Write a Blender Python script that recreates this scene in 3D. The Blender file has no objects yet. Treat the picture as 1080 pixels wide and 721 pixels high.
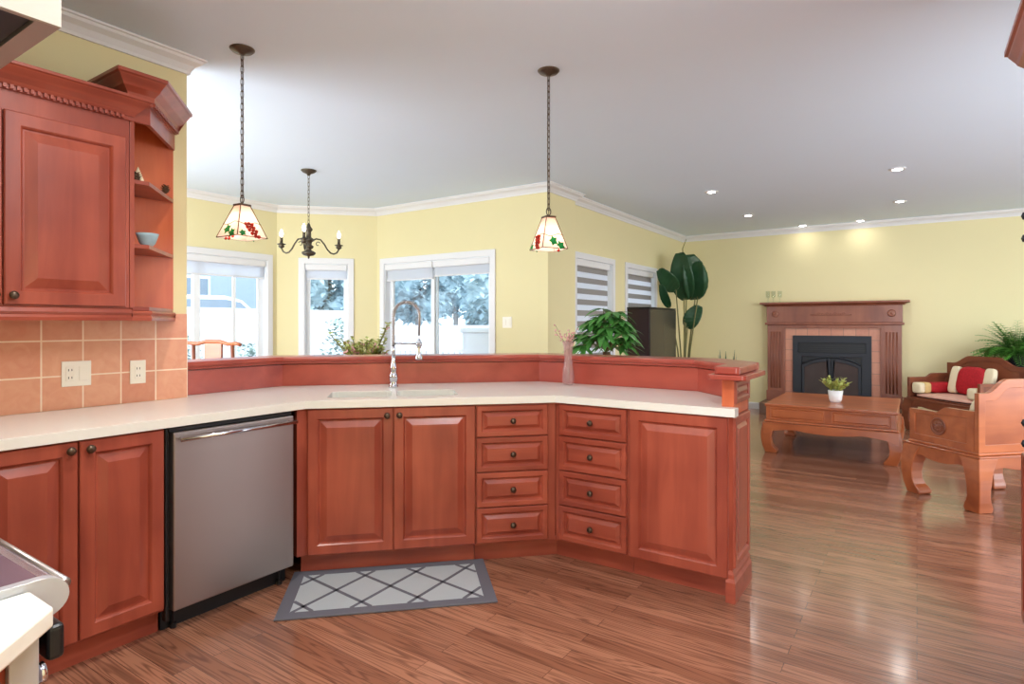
import bpy, bmesh, math, random
from mathutils import Vector, Matrix, noise
random.seed(7)
S = bpy.context.scene
COL = S.collection
R = math.radians
PI = math.pi

# ------------------------------------------------------------------ camera
cd = bpy.data.cameras.new('camera')
cam = bpy.data.objects.new('camera', cd); COL.objects.link(cam)
cd.sensor_width = 36.0
cd.lens = 631.0 / 1080.0 * 36.0
cd.shift_y = -(360.5 - 341.76) / 1080.0
cd.clip_start = 0.02
cam.location = (0, 0, 1.31)
cam.rotation_euler = (R(90), 0, R(34.09))
S.camera = cam

# ------------------------------------------------------------------ look
S.view_settings.view_transform = 'Standard'
S.view_settings.look = 'None'
S.view_settings.gamma = 1.0
S.view_settings.use_curve_mapping = False
S.view_settings.exposure = 0.78
try:
    S.cycles.use_denoising = True
    S.cycles.max_bounces = 12; S.cycles.transparent_max_bounces = 24
    S.cycles.diffuse_bounces = 5
    S.cycles.sample_clamp_indirect = 6.0
    S.cycles.caustics_reflective = False
    S.cycles.caustics_refractive = False
except Exception:
    pass

# ------------------------------------------------------------------ sky
w = bpy.data.worlds.new('overcast_sky'); S.world = w; w.use_nodes = True
bg = w.node_tree.nodes['Background']
bg.inputs['Color'].default_value = (0.87, 0.93, 1.0, 1)
bg.inputs['Strength'].default_value = 2.5

def area(name, loc, rot, sx, sy, energy, col=(1, 1, 1), shape='RECTANGLE', parent=None, spread=180):
    l = bpy.data.lights.new(name, 'AREA'); l.shape = shape; l.size = sx
    if shape == 'RECTANGLE': l.size_y = sy
    l.energy = energy; l.color = col; l.spread = R(spread)
    o = bpy.data.objects.new(name, l); COL.objects.link(o)
    o.location = loc; o.rotation_euler = rot
    if parent: o.parent = parent
    return o
# added fill lights at unseen wall openings, brightening the rooms like daylight
area('fill_kitchen_back', (-0.2, -2.9, 1.5), (R(110), 0, 0), 3.2, 1.6, 125, (0.80, 0.91, 1.0))
area('fill_living_right', (4.30, 6.6, 1.4), (R(95), 0, R(90)), 3.6, 2.0, 26, (0.84, 0.93, 1.0))
area('fill_living_near', (2.70, 3.12, 1.35), (R(103), 0, 0), 2.6, 1.8, 74, (0.84, 0.93, 1.0))
area('fill_breakfast_near', (-4.9, 0.66, 1.5), (R(96), 0, 0), 2.4, 1.6, 64, (0.88, 0.95, 1.0))

# added kitchen fill light, out of view (its invented fixture is built further down)
kl = bpy.data.lights.new('kitchen_fill_point', 'POINT'); kl.energy = 27; kl.color = (0.90, 0.95, 1.0); kl.shadow_soft_size = 0.14
klo = bpy.data.objects.new('kitchen_fill_point', kl); COL.objects.link(klo); klo.location = (-0.45, 1.15, 2.40)

# ------------------------------------------------------------------ materials
def lin(c):
    c = c / 255.0
    return c / 12.92 if c <= 0.04045 else ((c + 0.055) / 1.055) ** 2.4
def rgb(r, g, b): return (lin(r), lin(g), lin(b), 1)

def newmat(name):
    m = bpy.data.materials.new(name); m.use_nodes = True
    return m, m.node_tree, m.node_tree.nodes['Principled BSDF']

def mat(name, col, rough=0.5, metal=0.0, var=0.06, scale=8.0, bump=0.0, spec=0.5, emit=None, trans=0.0, coat=0.0, ior=1.45, alpha=1.0):
    m, nt, b = newmat(name)
    N, Lk = nt.nodes, nt.links
    tc = N.new('ShaderNodeTexCoord')
    nz = N.new('ShaderNodeTexNoise'); nz.inputs['Scale'].default_value = scale; nz.inputs['Detail'].default_value = 3
    Lk.new(tc.outputs['Object'], nz.inputs['Vector'])
    mx = N.new('ShaderNodeMix'); mx.data_type = 'RGBA'
    mx.inputs[6].default_value = tuple(c * (1 - var) for c in col[:3]) + (1,)
    mx.inputs[7].default_value = tuple(min(1, c * (1 + var)) for c in col[:3]) + (1,)
    Lk.new(nz.outputs['Fac'], mx.inputs[0]); Lk.new(mx.outputs[2], b.inputs['Base Color'])
    b.inputs['Roughness'].default_value = rough
    b.inputs['Metallic'].default_value = metal
    b.inputs['Specular IOR Level'].default_value = spec
    b.inputs['IOR'].default_value = ior
    b.inputs['Transmission Weight'].default_value = trans
    b.inputs['Coat Weight'].default_value = coat
    b.inputs['Alpha'].default_value = alpha
    if emit:
        b.inputs['Emission Color'].default_value = emit[0]; b.inputs['Emission Strength'].default_value = emit[1]
    if bump:
        bp = N.new('ShaderNodeBump'); bp.inputs['Strength'].default_value = bump; bp.inputs['Distance'].default_value = 0.01
        Lk.new(nz.outputs['Fac'], bp.inputs['Height']); Lk.new(bp.outputs['Normal'], b.inputs['Normal'])
    return m

def wood(name, c1, c2, rough=0.35, axis='Z', scale=14.0, coat=0.15, stretch=10.0):
    m, nt, b = newmat(name)
    N, Lk = nt.nodes, nt.links
    tc = N.new('ShaderNodeTexCoord'); mp = N.new('ShaderNodeMapping')
    sc = {'X': (1 / stretch, 1, 1), 'Y': (1, 1 / stretch, 1), 'Z': (1, 1, 1 / stretch)}[axis]
    mp.inputs['Scale'].default_value = sc
    oi = N.new('ShaderNodeObjectInfo'); ad = N.new('ShaderNodeVectorMath'); ad.operation = 'ADD'
    ml = N.new('ShaderNodeMath'); ml.operation = 'MULTIPLY'; ml.inputs[1].default_value = 13.0
    Lk.new(oi.outputs['Random'], ml.inputs[0])
    Lk.new(tc.outputs['Object'], ad.inputs[0]); Lk.new(ml.outputs[0], ad.inputs[1])
    Lk.new(ad.outputs[0], mp.inputs['Vector'])
    n1 = N.new('ShaderNodeTexNoise'); n1.inputs['Scale'].default_value = scale; n1.inputs['Detail'].default_value = 5; n1.inputs['Distortion'].default_value = 0.6
    n2 = N.new('ShaderNodeTexNoise'); n2.inputs['Scale'].default_value = 3.0; n2.inputs['Detail'].default_value = 2
    Lk.new(mp.outputs['Vector'], n1.inputs['Vector']); Lk.new(ad.outputs[0], n2.inputs['Vector'])
    av = N.new('ShaderNodeMath'); av.operation = 'ADD'; Lk.new(n1.outputs['Fac'], av.inputs[0]); Lk.new(n2.outputs['Fac'], av.inputs[1])
    rp = N.new('ShaderNodeMapRange'); rp.inputs[1].default_value = 0.7; rp.inputs[2].default_value = 1.3
    Lk.new(av.outputs[0], rp.inputs[0])
    mx = N.new('ShaderNodeMix'); mx.data_type = 'RGBA'; mx.inputs[6].default_value = c1; mx.inputs[7].default_value = c2
    Lk.new(rp.outputs[0], mx.inputs[0]); Lk.new(mx.outputs[2], b.inputs['Base Color'])
    b.inputs['Roughness'].default_value = rough; b.inputs['Coat Weight'].default_value = coat; b.inputs['Coat Roughness'].default_value = 0.15
    return m

def floor_material():
    m, nt, b = newmat('oak_floor')
    N, Lk = nt.nodes, nt.links
    tc = N.new('ShaderNodeTexCoord')
    br = N.new('ShaderNodeTexBrick'); br.offset = 0.37; br.squash = 1.0
    br.inputs['Color1'].default_value = (0, 0, 0, 1); br.inputs['Color2'].default_value = (1, 1, 1, 1)
    br.inputs['Mortar'].default_value = (0.5, 0.5, 0.5, 1)
    br.inputs['Scale'].default_value = 1.0; br.inputs['Mortar Size'].default_value = 0.0011
    br.inputs['Mortar Smooth'].default_value = 0.2
    br.inputs['Brick Width'].default_value = 1.15; br.inputs['Row Height'].default_value = 0.076
    Lk.new(tc.outputs['Object'], br.inputs['Vector'])
    sp = N.new('ShaderNodeSeparateXYZ'); Lk.new(tc.outputs['Object'], sp.inputs[0])
    # grain, shifted per plank
    off = N.new('ShaderNodeMath'); off.operation = 'MULTIPLY'; off.inputs[1].default_value = 37.0
    Lk.new(br.outputs['Color'], off.inputs[0])
    cx = N.new('ShaderNodeMath'); cx.operation = 'MULTIPLY_ADD'; cx.inputs[1].default_value = 0.62
    Lk.new(sp.outputs['X'], cx.inputs[0]); Lk.new(off.outputs[0], cx.inputs[2])
    cy = N.new('ShaderNodeMath'); cy.operation = 'MULTIPLY_ADD'; cy.inputs[1].default_value = 13.0
    Lk.new(sp.outputs['Y'], cy.inputs[0]); Lk.new(off.outputs[0], cy.inputs[2])
    cb = N.new('ShaderNodeCombineXYZ'); Lk.new(cx.outputs[0], cb.inputs[0]); Lk.new(cy.outputs[0], cb.inputs[1])
    wv = N.new('ShaderNodeTexNoise'); wv.inputs['Scale'].default_value = 1.6; wv.inputs['Detail'].default_value = 1.5; wv.inputs['Distortion'].default_value = 0.4
    Lk.new(cb.outputs[0], wv.inputs['Vector'])
    rg = N.new('ShaderNodeMath'); rg.operation = 'MULTIPLY'; rg.inputs[1].default_value = 62.0; Lk.new(wv.outputs['Fac'], rg.inputs[0])
    sn = N.new('ShaderNodeMath'); sn.operation = 'SINE'; Lk.new(rg.outputs[0], sn.inputs[0])
    gr = N.new('ShaderNodeMapRange'); gr.inputs[1].default_value = -0.2; gr.inputs[2].default_value = 1.0; Lk.new(sn.outputs[0], gr.inputs[0])
    fn = N.new('ShaderNodeTexNoise'); fn.inputs['Scale'].default_value = 60; fn.inputs['Detail'].default_value = 3
    mp = N.new('ShaderNodeMapping'); mp.inputs['Scale'].default_value = (0.06, 1, 1); Lk.new(tc.outputs['Object'], mp.inputs[0]); Lk.new(mp.outputs[0], fn.inputs['Vector'])
    mx = N.new('ShaderNodeMix'); mx.data_type = 'RGBA'
    mx.inputs[6].default_value = rgb(176, 124, 98); mx.inputs[7].default_value = rgb(140, 92, 70)
    Lk.new(br.outputs['Color'], mx.inputs[0])
    m2 = N.new('ShaderNodeMix'); m2.data_type = 'RGBA'; m2.inputs[7].default_value = rgb(84, 50, 37)
    gf = N.new('ShaderNodeMath'); gf.operation = 'MULTIPLY'; gf.inputs[1].default_value = 0.62
    gm = N.new('ShaderNodeMath'); gm.operation = 'MULTIPLY'; Lk.new(gr.outputs[0], gm.inputs[0]); Lk.new(fn.outputs['Fac'], gm.inputs[1])
    Lk.new(gm.outputs[0], gf.inputs[0]); gf.inputs[1].default_value = 1.1
    Lk.new(gf.outputs[0], m2.inputs[0]); Lk.new(mx.outputs[2], m2.inputs[6])
    m3 = N.new('ShaderNodeMix'); m3.data_type = 'RGBA'; m3.inputs[7].default_value = rgb(92, 58, 44)
    Lk.new(br.outputs['Fac'], m3.inputs[0]); Lk.new(m2.outputs[2], m3.inputs[6])
    Lk.new(m3.outputs[2], b.inputs['Base Color'])
    b.inputs['Roughness'].default_value = 0.2; b.inputs['Specular IOR Level'].default_value = 0.6
    b.inputs['Coat Weight'].default_value = 0.4; b.inputs['Coat Roughness'].default_value = 0.12
    bp = N.new('ShaderNodeBump'); bp.inputs['Strength'].default_value = 0.06; bp.inputs['Distance'].default_value = 0.004
    Lk.new(gm.outputs[0], bp.inputs['Height']); Lk.new(bp.outputs['Normal'], b.inputs['Normal'])
    return m

def tile_material(name, tw, th, ox, oz, ca, cb_, grout, axisx='X', gsize=0.0035):
    m, nt, b = newmat(name)
    N, Lk = nt.nodes, nt.links
    tc = N.new('ShaderNodeTexCoord'); sp = N.new('ShaderNodeSeparateXYZ'); Lk.new(tc.outputs['Object'], sp.inputs[0])
    cm = N.new('ShaderNodeCombineXYZ')
    a = N.new('ShaderNodeMath'); a.operation = 'SUBTRACT'; a.inputs[1].default_value = ox; Lk.new(sp.outputs[axisx], a.inputs[0])
    c = N.new('ShaderNodeMath'); c.operation = 'SUBTRACT'; c.inputs[1].default_value = oz; Lk.new(sp.outputs['Z'], c.inputs[0])
    Lk.new(a.outputs[0], cm.inputs[0]); Lk.new(c.outputs[0], cm.inputs[1])
    br = N.new('ShaderNodeTexBrick'); br.offset = 0.0
    br.inputs['Scale'].default_value = 1; br.inputs['Brick Width'].default_value = tw; br.inputs['Row Height'].default_value = th
    br.inputs['Mortar Size'].default_value = gsize; br.inputs['Color1'].default_value = (0, 0, 0, 1); br.inputs['Color2'].default_value = (1, 1, 1, 1)
    Lk.new(cm.outputs[0], br.inputs['Vector'])
    nz = N.new('ShaderNodeTexNoise'); nz.inputs['Scale'].default_value = 14; nz.inputs['Detail'].default_value = 5; nz.inputs['Distortion'].default_value = 1.5
    Lk.new(tc.outputs['Object'], nz.inputs['Vector'])
    av = N.new('ShaderNodeMath'); av.operation = 'MULTIPLY_ADD'; av.inputs[1].default_value = 1.6
    Lk.new(nz.outputs['Fac'], av.inputs[0]); Lk.new(br.outputs['Color'], av.inputs[2])
    mr = N.new('ShaderNodeMapRange'); mr.inputs[1].default_value = 0.4; mr.inputs[2].default_value = 2.2; Lk.new(av.outputs[0], mr.inputs[0])
    mx = N.new('ShaderNodeMix'); mx.data_type = 'RGBA'; mx.inputs[6].default_value = ca; mx.inputs[7].default_value = cb_
    Lk.new(mr.outputs[0], mx.inputs[0])
    m3 = N.new('ShaderNodeMix'); m3.data_type = 'RGBA'; m3.inputs[7].default_value = grout
    Lk.new(br.outputs['Fac'], m3.inputs[0]); Lk.new(mx.outputs[2], m3.inputs[6]); Lk.new(m3.outputs[2], b.inputs['Base Color'])
    b.inputs['Roughness'].default_value = 0.35
    return m

def glass_mat(name, tint=(1, 1, 1, 1), amount=0.12):
    m = bpy.data.materials.new(name); m.use_nodes = True
    nt = m.node_tree; N, Lk = nt.nodes, nt.links
    N.remove(N['Principled BSDF'])
    t = N.new('ShaderNodeBsdfTransparent'); t.inputs[0].default_value = tint
    g = N.new('ShaderNodeBsdfGlossy'); g.inputs['Roughness'].default_value = 0.02; g.inputs[0].default_value = (1, 1, 1, 1)
    fr = N.new('ShaderNodeFresnel'); fr.inputs[0].default_value = 1.45
    mx = N.new('ShaderNodeMixShader'); 
    ge = N.new('ShaderNodeNewGeometry'); iv = N.new('ShaderNodeMath'); iv.operation = 'SUBTRACT'; iv.inputs[0].default_value = 1.0
    Lk.new(ge.outputs['Backfacing'], iv.inputs[1]); ff = N.new('ShaderNodeMath'); ff.operation = 'MULTIPLY'
    Lk.new(fr.outputs[0], ff.inputs[0]); Lk.new(iv.outputs[0], ff.inputs[1]); Lk.new(ff.outputs[0], mx.inputs[0])
    Lk.new(t.outputs[0], mx.inputs[1]); Lk.new(g.outputs[0], mx.inputs[2]); Lk.new(mx.outputs[0], N['Material Output'].inputs[0])
    return m

def translucent_mat(name, col, tcol, fac=0.5, rough=0.6):
    m = bpy.data.materials.new(name); m.use_nodes = True
    nt = m.node_tree; N, Lk = nt.nodes, nt.links
    b = N['Principled BSDF']; b.inputs['Base Color'].default_value = col; b.inputs['Roughness'].default_value = rough
    t = N.new('ShaderNodeBsdfTranslucent'); t.inputs[0].default_value = tcol
    mx = N.new('ShaderNodeMixShader'); mx.inputs[0].default_value = fac
    nz = N.new('ShaderNodeTexNoise'); nz.inputs['Scale'].default_value = 20
    Lk.new(b.outputs[0], mx.inputs[1]); Lk.new(t.outputs[0], mx.inputs[2]); Lk.new(mx.outputs[0], N['Material Output'].inputs[0])
    return m

M = {}
M['cherry'] = wood('cherry', rgb(172, 84, 63), rgb(134, 57, 43), rough=0.34)
M['cherry_h'] = wood('cherry_horizontal', rgb(172, 84, 63), rgb(134, 57, 43), rough=0.34, axis='X')
M['cherry_in'] = wood('cherry_interior', rgb(214, 112, 66), rgb(186, 84, 46), rough=0.4)
M['ledge'] = wood('ledge_cherry', rgb(182, 84, 68), rgb(150, 60, 49), rough=0.28, axis='X', scale=8)
M['rose'] = wood('rosewood', rgb(188, 106, 62), rgb(146, 74, 42), rough=0.3, axis='X', scale=10)
M['rose_dark'] = wood('rosewood_dark', rgb(140, 78, 52), rgb(104, 52, 36), rough=0.35, axis='X', scale=10)
M['mantel'] = wood('mantel_oak', rgb(150, 88, 62), rgb(120, 64, 46), rough=0.4, axis='Z', scale=12)
M['wall'] = mat('yellow_wall', rgb(231, 220, 174), 0.85, var=0.015, scale=3, spec=0.2)
M['ceil'] = mat('white_ceiling', rgb(224, 238, 254), 0.9, var=0.01, scale=2, spec=0.1)
M['trim'] = mat('white_trim', rgb(228, 228, 230), 0.45, var=0.01)
M['frame'] = mat('white_vinyl', rgb(236, 240, 244), 0.4, var=0.01)
M['floor'] = floor_material()
M['quartz'] = mat('cream_quartz', rgb(234, 233, 226), 0.22, var=0.03, scale=60, spec=0.5)
M['steel'] = mat('brushed_steel', rgb(166, 156, 152), 0.34, 0.9, var=0.04, scale=3)
M['steel_light'] = mat('sink_steel', rgb(212, 210, 206), 0.3, 0.6, var=0.03)
M['chrome'] = mat('chrome', rgb(205, 205, 212), 0.12, 1.0, var=0.02)
M['black'] = mat('black_plastic', rgb(24, 25, 28), 0.4)
M['black_gloss'] = mat('black_glass', rgb(26, 24, 30), 0.06, spec=0.8)
M['stove_glass'] = mat('grey_brown_stove_glass', rgb(74, 66, 64), 0.12, var=0.3, scale=6, spec=0.7)  # grey-brown glass, tone varies at random
M['iron'] = mat('cast_iron', rgb(44, 46, 52), 0.5, 0.3, var=0.1)
M['bronze'] = mat('aged_bronze', rgb(92, 76, 64), 0.38, 0.75, var=0.25, scale=90)
M['brown_iron'] = mat('brown_iron', rgb(84, 76, 64), 0.45, 0.6, var=0.15, scale=60)
M['plastic'] = mat('cream_plastic', rgb(244, 238, 224), 0.35, var=0.01)
M['tile'] = tile_material('terracotta_tile', 0.164, 0.164, 1.704, 1.069, rgb(212, 136, 106), rgb(230, 174, 140), rgb(246, 222, 196), 'Y')
M['tile_fp'] = tile_material('salmon_tile', 0.155, 0.155, 0, 0, rgb(188, 120, 96), rgb(206, 146, 118), rgb(150, 108, 90), 'X', 0.004)
M['hearth'] = mat('dark_hearth_stone', rgb(112, 84, 68), 0.5, var=0.15, scale=20)
M['mat_dark'] = mat('charcoal_mat', rgb(106, 106, 116), 0.9, var=0.08, scale=300, bump=0.3, spec=0.1)
M['mat_light'] = mat('grey_mat', rgb(176, 184, 190), 0.95, var=0.10, scale=240, bump=0.3, spec=0.1)
M['glass'] = glass_mat('window_glass', (0.96, 0.98, 0.99, 1))
M['vase'] = glass_mat('pink_glass', (0.93, 0.84, 0.84, 1))
nt_ = M['vase'].node_tree; out_ = nt_.nodes['Material Output']; src_ = out_.inputs[0].links[0].from_socket
df_ = nt_.nodes.new('ShaderNodeBsdfDiffuse'); df_.inputs[0].default_value = rgb(236, 200, 198); mm_ = nt_.nodes.new('ShaderNodeMixShader'); mm_.inputs[0].default_value = 0.20
nt_.links.new(src_, mm_.inputs[1]); nt_.links.new(df_.outputs[0], mm_.inputs[2]); nt_.links.new(mm_.outputs[0], out_.inputs[0])
M['clear'] = glass_mat('clear_glass', (0.93, 0.95, 0.93, 1))
M['fabric_white'] = mat('cream_fabric', rgb(232, 218, 186), 0.9, var=0.05, scale=80, spec=0.1)
M['fabric_red'] = mat('red_brocade', rgb(178, 34, 44), 0.6, var=0.35, scale=45, spec=0.3)
M['fabric_gold'] = mat('gold_fabric', rgb(214, 184, 122), 0.6, var=0.1, scale=60)
M['fabric_pink'] = mat('pale_pink_fabric', rgb(222, 176, 160), 0.85, var=0.08, scale=70, spec=0.1)
M['leaf'] = mat('leaf_green', rgb(78, 140, 62), 0.4, var=0.35, scale=14, spec=0.5)
M['leaf_dark'] = mat('leaf_dark_green', rgb(38, 76, 46), 0.35, var=0.3, scale=6, spec=0.5)
M['leaf_yellow'] = mat('leaf_yellow_green', rgb(178, 184, 98), 0.5, var=0.35, scale=30)
M['leaf_fern'] = mat('fern_green', rgb(92, 152, 58), 0.5, var=0.35, scale=20)
M['stem'] = mat('green_stem', rgb(112, 110, 66), 0.6, var=0.2)
M['bark'] = mat('bark', rgb(122, 96, 74), 0.8, var=0.25, scale=40, bump=0.4)
M['soil'] = mat('soil', rgb(60, 44, 34), 0.95, var=0.3, scale=80)
M['pot_white'] = mat('white_ceramic', rgb(238, 238, 238), 0.25, var=0.01)
M['pot_black'] = mat('black_ceramic', rgb(34, 34, 42), 0.3)
M['pot_clay'] = mat('clay', rgb(160, 96, 70), 0.7)
M['flower'] = mat('pink_flower', rgb(214, 160, 156), 0.6, var=0.2)
M['bowl'] = mat('pale_blue_glaze', rgb(160, 190, 204), 0.2, var=0.1, scale=30)
M['cone'] = mat('pine_cone', rgb(96, 70, 52), 0.8, var=0.3, scale=60)
M['olive'] = mat('dark_olive_lacquer', rgb(70, 66, 54), 0.25, var=0.1)
M['maroon'] = mat('dark_maroon_lacquer', rgb(46, 28, 28), 0.3)
M['bulb'] = mat('bulb_glow', (1, 0.93, 0.8, 1), 0.3, emit=((1, 0.90, 0.76, 1), 7.0))
M['pot_bulb'] = mat('recessed_glow', (1, 1, 1, 1), 0.3, emit=((1, 0.97, 0.92, 1), 14.0))
M['shade'] = translucent_mat('opal_glass', rgb(244, 230, 218), rgb(252, 232, 220), 0.6, 0.25)
M['shade_green'] = translucent_mat('green_glass', rgb(24, 120, 62), rgb(40, 160, 80), 0.35, 0.2)
M['shade_red'] = translucent_mat('red_glass', rgb(176, 52, 38), rgb(210, 70, 50), 0.35, 0.2)
M['lead'] = mat('lead_came', rgb(104, 86, 60), 0.45, 0.7)
M['blind'] = translucent_mat('roller_blind_cloth', rgb(226, 228, 232), rgb(236, 240, 246), 0.5, 0.8)
M['blind_band'] = translucent_mat('zebra_opaque_band', rgb(168, 164, 160), rgb(130, 130, 132), 0.25, 0.8)
M['blind_sheer'] = translucent_mat('zebra_sheer_band', rgb(236, 238, 244), rgb(250, 252, 255), 0.65, 0.8)
M['cooktop'] = mat('ceramic_cooktop', rgb(112, 96, 110), 0.12, 0.2, var=0.05, spec=0.9)
M['grey_enamel'] = mat('grey_enamel', rgb(178, 180, 188), 0.3, 0.3, var=0.02)
M['hood_in'] = mat('hood_filter', rgb(44, 46, 58), 0.5, 0.3, var=0.2)
M['hood_side'] = mat('hood_side_panel', rgb(184, 180, 178), 0.5, var=0.02)
M['snow'] = mat('snowy_ground', rgb(196, 204, 212), 0.9, var=0.04, scale=1.0)
M['fence'] = mat('white_fence', rgb(214, 222, 230), 0.7, var=0.03)
M['siding'] = mat('blue_grey_siding', rgb(150, 166, 178), 0.8, var=0.05)
M['roof'] = mat('grey_shingle', rgb(120, 130, 140), 0.9, var=0.1)
M['car'] = mat('white_car_paint', rgb(218, 226, 234), 0.3, var=0.01)
M['car_glass'] = mat('car_window', rgb(120, 136, 150), 0.15)
M['tyre'] = mat('tyre', rgb(60, 62, 66), 0.8)
M['tree'] = mat('hazy_foliage', rgb(158, 182, 190), 0.9, var=0.12, scale=1.4, spec=0.1)  # window haze and overexposure put into the leaf colour
M['trunk'] = mat('hazy_trunk', rgb(120, 118, 116), 0.9)  # same haze put into the trunk colour
M['shrub'] = mat('hazy_shrub', rgb(136, 156, 150), 0.9, var=0.35, scale=4, spec=0.1)  # shrub green paled by the same painted haze

# ------------------------------------------------------------------ helpers
def tag(o, label, cat, group=None, kind=None):
    o['label'] = label; o['category'] = cat
    if group: o['group'] = group
    if kind: o['kind'] = kind
    return o

def thing(name, label, cat, loc=(0, 0, 0), rz=0.0, group=None):
    o = bpy.data.objects.new(name, None); COL.objects.link(o)
    o.empty_display_size = 0.1
    o.location = loc; o.rotation_euler = (0, 0, rz)
    return tag(o, label, cat, group)

def copy_tree(o, parent=None):
    c = o.copy(); COL.objects.link(c)
    if parent: c.parent = parent
    for ch in list(o.children): copy_tree(ch, c)
    return c

def B(): return bmesh.new()

def obj(name, bm, m, parent=None, bevel=0.0, seg=2, smooth=False, loc=None, rot=None, recentre=None, subsurf=0, label=None):
    bmesh.ops.remove_doubles(bm, verts=bm.verts, dist=1e-6)
    bmesh.ops.recalc_face_normals(bm, faces=bm.faces)
    if recentre is None: recentre = parent is None and loc is None
    me = bpy.data.meshes.new(name)
    c = Vector((0, 0, 0))
    if recentre and len(bm.verts):
        xs = [v.co.x for v in bm.verts]; ys = [v.co.y for v in bm.verts]; zs = [v.co.z for v in bm.verts]
        c = Vector(((min(xs) + max(xs)) / 2, (min(ys) + max(ys)) / 2, min(zs)))
        for v in bm.verts: v.co -= c
    for f in bm.faces: f.smooth = smooth
    bm.to_mesh(me); bm.free()
    o = bpy.data.objects.new(name, me); COL.objects.link(o)
    me.materials.append(m)
    if loc is not None: o.location = loc
    elif recentre: o.location = c
    if rot is not None: o.rotation_euler = rot
    if parent: o.parent = parent
    if bevel:
        md = o.modifiers.new('bevel', 'BEVEL'); md.width = bevel; md.segments = seg; md.limit_method = 'ANGLE'; md.angle_limit = R(35)
        md.harden_normals = False
    if subsurf:
        md = o.modifiers.new('sub', 'SUBSURF'); md.levels = subsurf; md.render_levels = subsurf
    if label: o['label'] = label
    return o

def struct(name, bm, m, **k):
    o = obj(name, bm, m, recentre=False, **k); o['kind'] = 'structure'; return o

def box(bm, x0, x1, y0, y1, z0, z1, mtx=None):
    co = [(x0, y0, z0), (x1, y0, z0), (x1, y1, z0), (x0, y1, z0), (x0, y0, z1), (x1, y0, z1), (x1, y1, z1), (x0, y1, z1)]
    vs = [bm.verts.new(mtx @ Vector(c) if mtx else c) for c in co]
    for f in ((0, 3, 2, 1), (4, 5, 6, 7), (0, 1, 5, 4), (1, 2, 6, 5), (2, 3, 7, 6), (3, 0, 4, 7)):
        bm.faces.new([vs[i] for i in f])
    return bm

def bbox(*a): return box(B(), *a)

def prism(bm, pts, z0, z1, mtx=None):
    """polygon pts (x,y) extruded z0..z1 (optionally mapped)"""
    T = (lambda c: mtx @ Vector(c)) if mtx else (lambda c: c)
    a = [bm.verts.new(T((p[0], p[1], z0))) for p in pts]
    b = [bm.verts.new(T((p[0], p[1], z1))) for p in pts]
    n = len(pts)
    f1 = bm.faces.new(a[::-1]); f2 = bm.faces.new(b)
    for i in range(n): bm.faces.new((a[i], a[(i + 1) % n], b[(i + 1) % n], b[i]))
    bmesh.ops.triangulate(bm, faces=[f1, f2])
    return bm

XZ = Matrix(((1, 0, 0, 0), (0, 0, 1, 0), (0, 1, 0, 0), (0, 0, 0, 1)))      # (x, z, y) -> (x, y, z)
YZ = Matrix(((0, 0, 1, 0), (1, 0, 0, 0), (0, 1, 0, 0), (0, 0, 0, 1)))      # (y, z, x) -> (x, y, z)

def plate(outer, holes, d0, d1, mtx=None):
    """flat plate with holes, through a filled curve; thickness d0..d1 along local z, then mapped"""
    cu = bpy.data.curves.new('tmp', 'CURVE'); cu.dimensions = '2D'; cu.fill_mode = 'BOTH'
    for ring in [outer] + list(holes):
        sp = cu.splines.new('POLY'); sp.points.add(len(ring) - 1); sp.use_cyclic_u = True
        for i, p in enumerate(ring): sp.points[i].co = (p[0], p[1], 0, 1)
    cu.extrude = abs(d1 - d0) / 2
    o = bpy.data.objects.new('tmp', cu); COL.objects.link(o)
    dg = bpy.context.evaluated_depsgraph_get()
    me = bpy.data.meshes.new_from_object(o.evaluated_get(dg))
    bm = B(); bm.from_mesh(me)
    for v in bm.verts: v.co.z += (d0 + d1) / 2
    if mtx: bmesh.ops.transform(bm, matrix=mtx, verts=bm.verts)
    bpy.data.objects.remove(o); bpy.data.curves.remove(cu); bpy.data.meshes.remove(me)
    bmesh.ops.remove_doubles(bm, verts=bm.verts, dist=1e-5)
    return bm

def rect(x0, x1, y0, y1): return [(x0, y0), (x1, y0), (x1, y1), (x0, y1)]

def lathe(bm, prof, n=24, cx=0, cy=0, cz=0, sx=1, sy=1, ang=0.0, mtx=None):
    rings = []
    for r, z in prof:
        ring = []
        for i in range(n):
            a = 2 * PI * i / n + ang
            c = Vector((cx + r * math.cos(a) * sx, cy + r * math.sin(a) * sy, cz + z))
            ring.append(bm.verts.new(mtx @ c if mtx else c))
        rings.append(ring)
    for k in range(len(rings) - 1):
        for i in range(n):
            bm.faces.new((rings[k][i], rings[k][(i + 1) % n], rings[k + 1][(i + 1) % n], rings[k + 1][i]))
    if prof[0][0] > 1e-5: bm.faces.new(rings[0][::-1])
    if prof[-1][0] > 1e-5: bm.faces.new(rings[-1])
    return bm

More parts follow.
